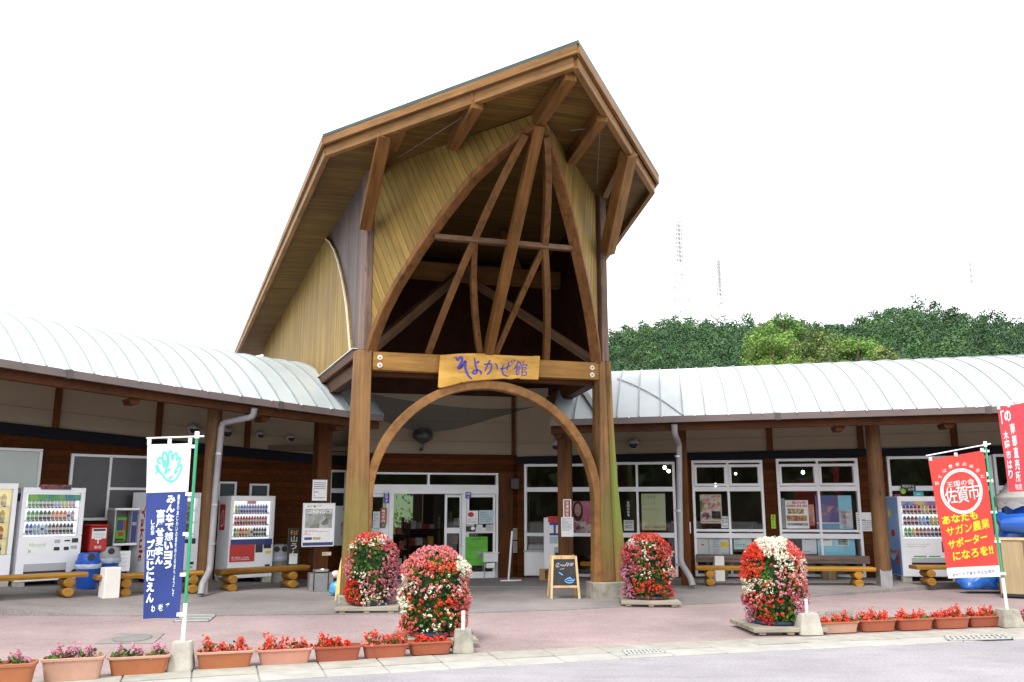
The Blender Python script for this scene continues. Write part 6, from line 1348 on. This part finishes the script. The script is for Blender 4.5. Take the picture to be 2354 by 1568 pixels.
# ============================================================ WOODED HILLS, TREES AND PYLONS
rng = np.random.default_rng(5)
prof_u = [(-700, 900), (200, 860), (700, 800), (1100, 765), (1300, 745), (1405, 756), (1480, 740), (1560, 722), (1700, 728), (1850, 730), (1900, 732), (1960, 736), (2040, 706), (2130, 686), (2230, 704), (2354, 728), (2600, 740), (3200, 800)]
def sky_el(az):                                            # elevation of the ridge seen from the road
    u = CX+FPX*math.tan(az); 
    for (a, b), (c, d) in zip(prof_u, prof_u[1:]):
        if u <= c: v = b+(d-b)*(u-a)/(c-a); r_ = ray(max(a, min(u, c)), v); return r_.z/math.hypot(r_.x, r_.y)
    return .1
RT = 175.
def hill_z(r, az):
    e = sky_el(az); k = min(1., max(0., (r-62)/(RT-62))); top = EYE+RT*e-3.6
    z = top*(k**.92)
    if r > RT: z = top-(r-RT)*.35
    return max(-.5, z+.9*math.sin(az*31+r*.06)*k*(1-k)*4)
az0, az1 = R(-34), R(50)
rings = [[(r*math.sin(az0+(az1-az0)*i/60), r*math.cos(az0+(az1-az0)*i/60), hill_z(r, az0+(az1-az0)*i/60)) for i in range(61)] for r in (60, 75, 90, 105, 120, 135, 150, 165, 175, 190, 220, 260)]
structure(MB().loft(rings, 0, False, False, False).build("hill", M_plain("hill_soil", (.025, .05, .015), .95, .3, .2), smooth='all'))
m_for = [M_leaf("forest_leaf_"+n, c, .35, .35, .7, .0) for n, c in (("deep", (.03, .074, .026)), ("mid", (.042, .102, .032)), ("soft", (.066, .135, .038)), ("blue", (.04, .094, .042)))]
m_bt = [M_leaf("bright_leaf_"+n, c, .3, .8, .6, .2) for n, c in (("deep", (.05, .11, .026)), ("mid", (.1, .2, .036)), ("light", (.2, .32, .06)))]
m_bb = [M_leaf("bamboo_leaf_"+n, c, .3, .8, .6, .2) for n, c in (("deep", (.06, .1, .025)), ("mid", (.13, .2, .05)), ("light", (.22, .28, .08)))]
def crown_quads(cs, per, leaf):
    """cs: (n, 5) centre x, y, z, radius, height; leaf sprays lie on the lumpy surface of each crown"""
    V = []; MI = []
    for x, y, z, r, h in cs:
        k = 14; d = rng.normal(size=(k, 3)); d /= np.linalg.norm(d, axis=1, keepdims=True); d[:, 2] = np.abs(d[:, 2])*1.1-.3
        cc = d*np.array([r*.62, r*.62, h*.44]); q = np.repeat(cc, per//k, 0); o = rng.normal(size=q.shape); o[:, 2] += .25; o /= np.linalg.norm(o, axis=1, keepdims=True)
        q = q+o*(r*.4)*rng.uniform(.8, 1.05, (len(q), 1)); up = q/np.array([r, r, h*.5])
        V.append(rand_quads(q+np.array([x, y, z]), leaf*r/2.2, o+.35*up, .4)); b = rng.choice(4, p=(.3, .34, .22, .14))
        MI.append(np.where(rng.uniform(size=len(q)) < .08, rng.integers(0, 3, len(q)), b))
    return np.concatenate(V), np.concatenate(MI)
C = []
tries = 0
while len(C) < 2100 and tries < 45000:
    tries += 1; az = rng.uniform(R(-8), R(41)); r = 84+(RT+4-84)*rng.uniform()**.8; rad = rng.uniform(1.2, 2.1)*(.75+.35*r/RT)
    x, y = r*math.sin(az), r*math.cos(az)
    if any((x-c[0])**2+(y-c[1])**2 < ((rad+c[3])*.78)**2 for c in C): continue
    C.append((x, y, hill_z(r, az)+rad*.75, rad, rad*rng.uniform(2., 3.4)))
V, MI = crown_quads(np.array(C), 364, .33)
setp(np_quads("forest", V, m_for, MI), "dense dark green wood covering the hill behind the right wing", "wood", None, "stuff")
C = [tuple(HW.W((x, 8.5+abs(rng.normal()), rng.uniform(.2, 2.6))))+(rng.uniform(.5, .9), rng.uniform(1., 1.6)) for x in np.linspace(-6, 1.5, 34)]
V, MI = crown_quads(np.array(C), 140, .35)
setp(np_quads("garden_shrubs", V, m_bt, np.minimum(MI, 2)), "green shrubs seen through the back windows of the entrance hall", "shrubs", None, "stuff")
structure(MB().loft([[(-120, -62, -1), (120, -62, -1)], [(-120, -75, 6), (120, -75, 6)], [(-120, -110, 9), (120, -110, 9)]], 0, False, False, False).build('hill', bpy.data.materials['hill_soil']))  # unseen bank added to close the sky gap mirrored in the panes
# wooded slope across the road, seen only in the window panes
C = [(rng.uniform(-70, 70), -42-rng.uniform(0, 14), rng.uniform(0, 5.5), rng.uniform(2.4, 3.6), rng.uniform(4, 6)) for _ in range(420)]
V, MI = crown_quads(np.array(C), 96, 1.)
setp(np_quads("roadside_wood", V, m_for, MI), "wood across the road behind the viewer, mirrored in the shop windows", "wood", None, "stuff")
def broad_tree(u, vtop, dist, rad, hh, label, cols, n=2600, leaf=.16, seed=1, name="broadleaf_tree"):
    global rng; rng = np.random.default_rng(seed)
    d = ray(u, vtop); k = dist/math.hypot(d.x, d.y); top = EYEP+d*k; t = thing(name, label, "tree", (top.x, top.y, 0), 0, "bright trees behind the right wing")
    zc = top.z-hh*.5
    MB().tube([(0, 0, -.3), (.1, 0, zc*.5), (0, .1, zc), (.1, 0, zc+hh*.2)], [.28, .2, .13, .05], 8).build("trunk", m_trunk, t, smooth=True)
    for i in range(5):
        a = i*2.2; MB().tube([(0, 0, zc*.7+i*.2), (rad*.4*math.cos(a), rad*.4*math.sin(a), zc), (rad*.75*math.cos(a), rad*.75*math.sin(a), zc+hh*.2)], [.09, .06, .02], 6).build("limb", m_trunk, t, smooth=True)
    nc = 30; dd = rng.normal(size=(nc, 3)); dd /= np.linalg.norm(dd, axis=1, keepdims=True); dd *= rng.uniform(.45, .95, (nc, 1)); dd[:, 2] = np.clip(dd[:, 2], -.8, 1)
    cc = dd*np.array([rad, rad, hh*.5])*.82; ci = rng.integers(0, nc, n); o = rng.normal(size=(n, 3)); o /= np.linalg.norm(o, axis=1, keepdims=True); cr = rng.uniform(.2, .36, nc)[ci]*rad
    q = cc[ci]+o*cr[:, None]*np.array([1, 1, .75])*rng.uniform(.5, 1.05, (n, 1)); q[:, 2] += zc
    tone = rng.integers(0, 3, nc)[ci]; mi = np.where(rng.uniform(size=n) < .3, rng.integers(0, 3, n), tone)
    np_quads("crown", rand_quads(q, leaf, o+np.array([0, 0, .5]), .8), cols, mi, t)
    return t
broad_tree(1795, 676, 58, 2.7, 7.2, "tallest bright green tree with rounded crown behind the right roof", m_bt, 9000, .14, 1)
broad_tree(1772, 736, 52, 2.0, 4.4, "yellow green tree low in front of the tallest bright tree", [m_bt[1], m_bt[2], m_bt[2]], 6000, .12, 2)
broad_tree(1895, 742, 55, 2.4, 4.6, "feathery bamboo clump right of the tallest bright tree", m_bb, 7000, .12, 3, "bamboo_clump")
broad_tree(1965, 764, 54, 2.3, 3.8, "light green rounded tree farther right above the pale roof", [m_bt[1], m_bt[1], m_bt[2]], 6200, .12, 4)
broad_tree(2035, 790, 53, 1.8, 2.8, "lowest light green bush top just above the roof ridge", m_bb, 4600, .11, 5)
broad_tree(1740, 770, 60, 1.7, 3.6, "dull grey green tree at the left foot of the bright trees", [m_bt[0], m_bt[0], m_bt[1]], 4600, .13, 6)
m_pyl = M_plain("pylon_steel", (.36, .35, .36), .6, .1)
def pylon(u, vt, vb, wpx, dist, label, levels, dense):
    b = ray(u, vb); k = dist/math.hypot(b.x, b.y); P = EYEP+b*k; d2 = ray(u, vt); H = EYE+d2.z*dist/math.hypot(d2.x, d2.y)-P.z
    t = thing("lattice_pylon", label, "pylon", (P.x, P.y, P.z), .4, "lattice masts on the hill"); w0 = wpx/ppm(P)/2; w1 = w0*.34; r = .11
    for sx, sy in ((-1, -1), (1, -1), (1, 1), (-1, 1)): MB().tube([(sx*w0, sy*w0, -6), (sx*w0*.75, sy*w0*.75, H*.35), (sx*w1, sy*w1, H*.6), (sx*w1, sy*w1, H)], r, 4).build("leg", m_pyl, t)
    def wat(z): return w0+(w0*.75-w0)*z/(H*.35) if z < H*.35 else (w0*.75+(w1-w0*.75)*(z-H*.35)/(H*.25) if z < H*.6 else w1)
    zs = [H*i/levels for i in range(levels+1)]
    for i, (a, c) in enumerate(zip(zs, zs[1:])):
        if a < H*dense and i % 3: continue
        wa, wc = wat(a), wat(c); mb = MB()
        for p_, q_ in (((-1, -1), (1, -1)), ((1, -1), (1, 1)), ((1, 1), (-1, 1)), ((-1, 1), (-1, -1))):
            mb.tube([(p_[0]*wa, p_[1]*wa, a), (q_[0]*wc, q_[1]*wc, c)], r*.7, 4); mb.tube([(q_[0]*wa, q_[1]*wa, a), (p_[0]*wc, p_[1]*wc, c)], r*.7, 4); mb.tube([(p_[0]*wc, p_[1]*wc, c), (q_[0]*wc, q_[1]*wc, c)], r*.7, 4)
        mb.build("lattice_panel", m_pyl, t)
pylon(1568, 508, 730, 30, 240, "tallest faint lattice mast on the hill right of the porch", 22, .55)
pylon(1658, 598, 735, 17, 250, "shorter lattice mast right of the tallest one", 14, .3)
pylon(2243, 600, 735, 13, 420, "very faint thin mast above the right end of the hill", 10, .5)
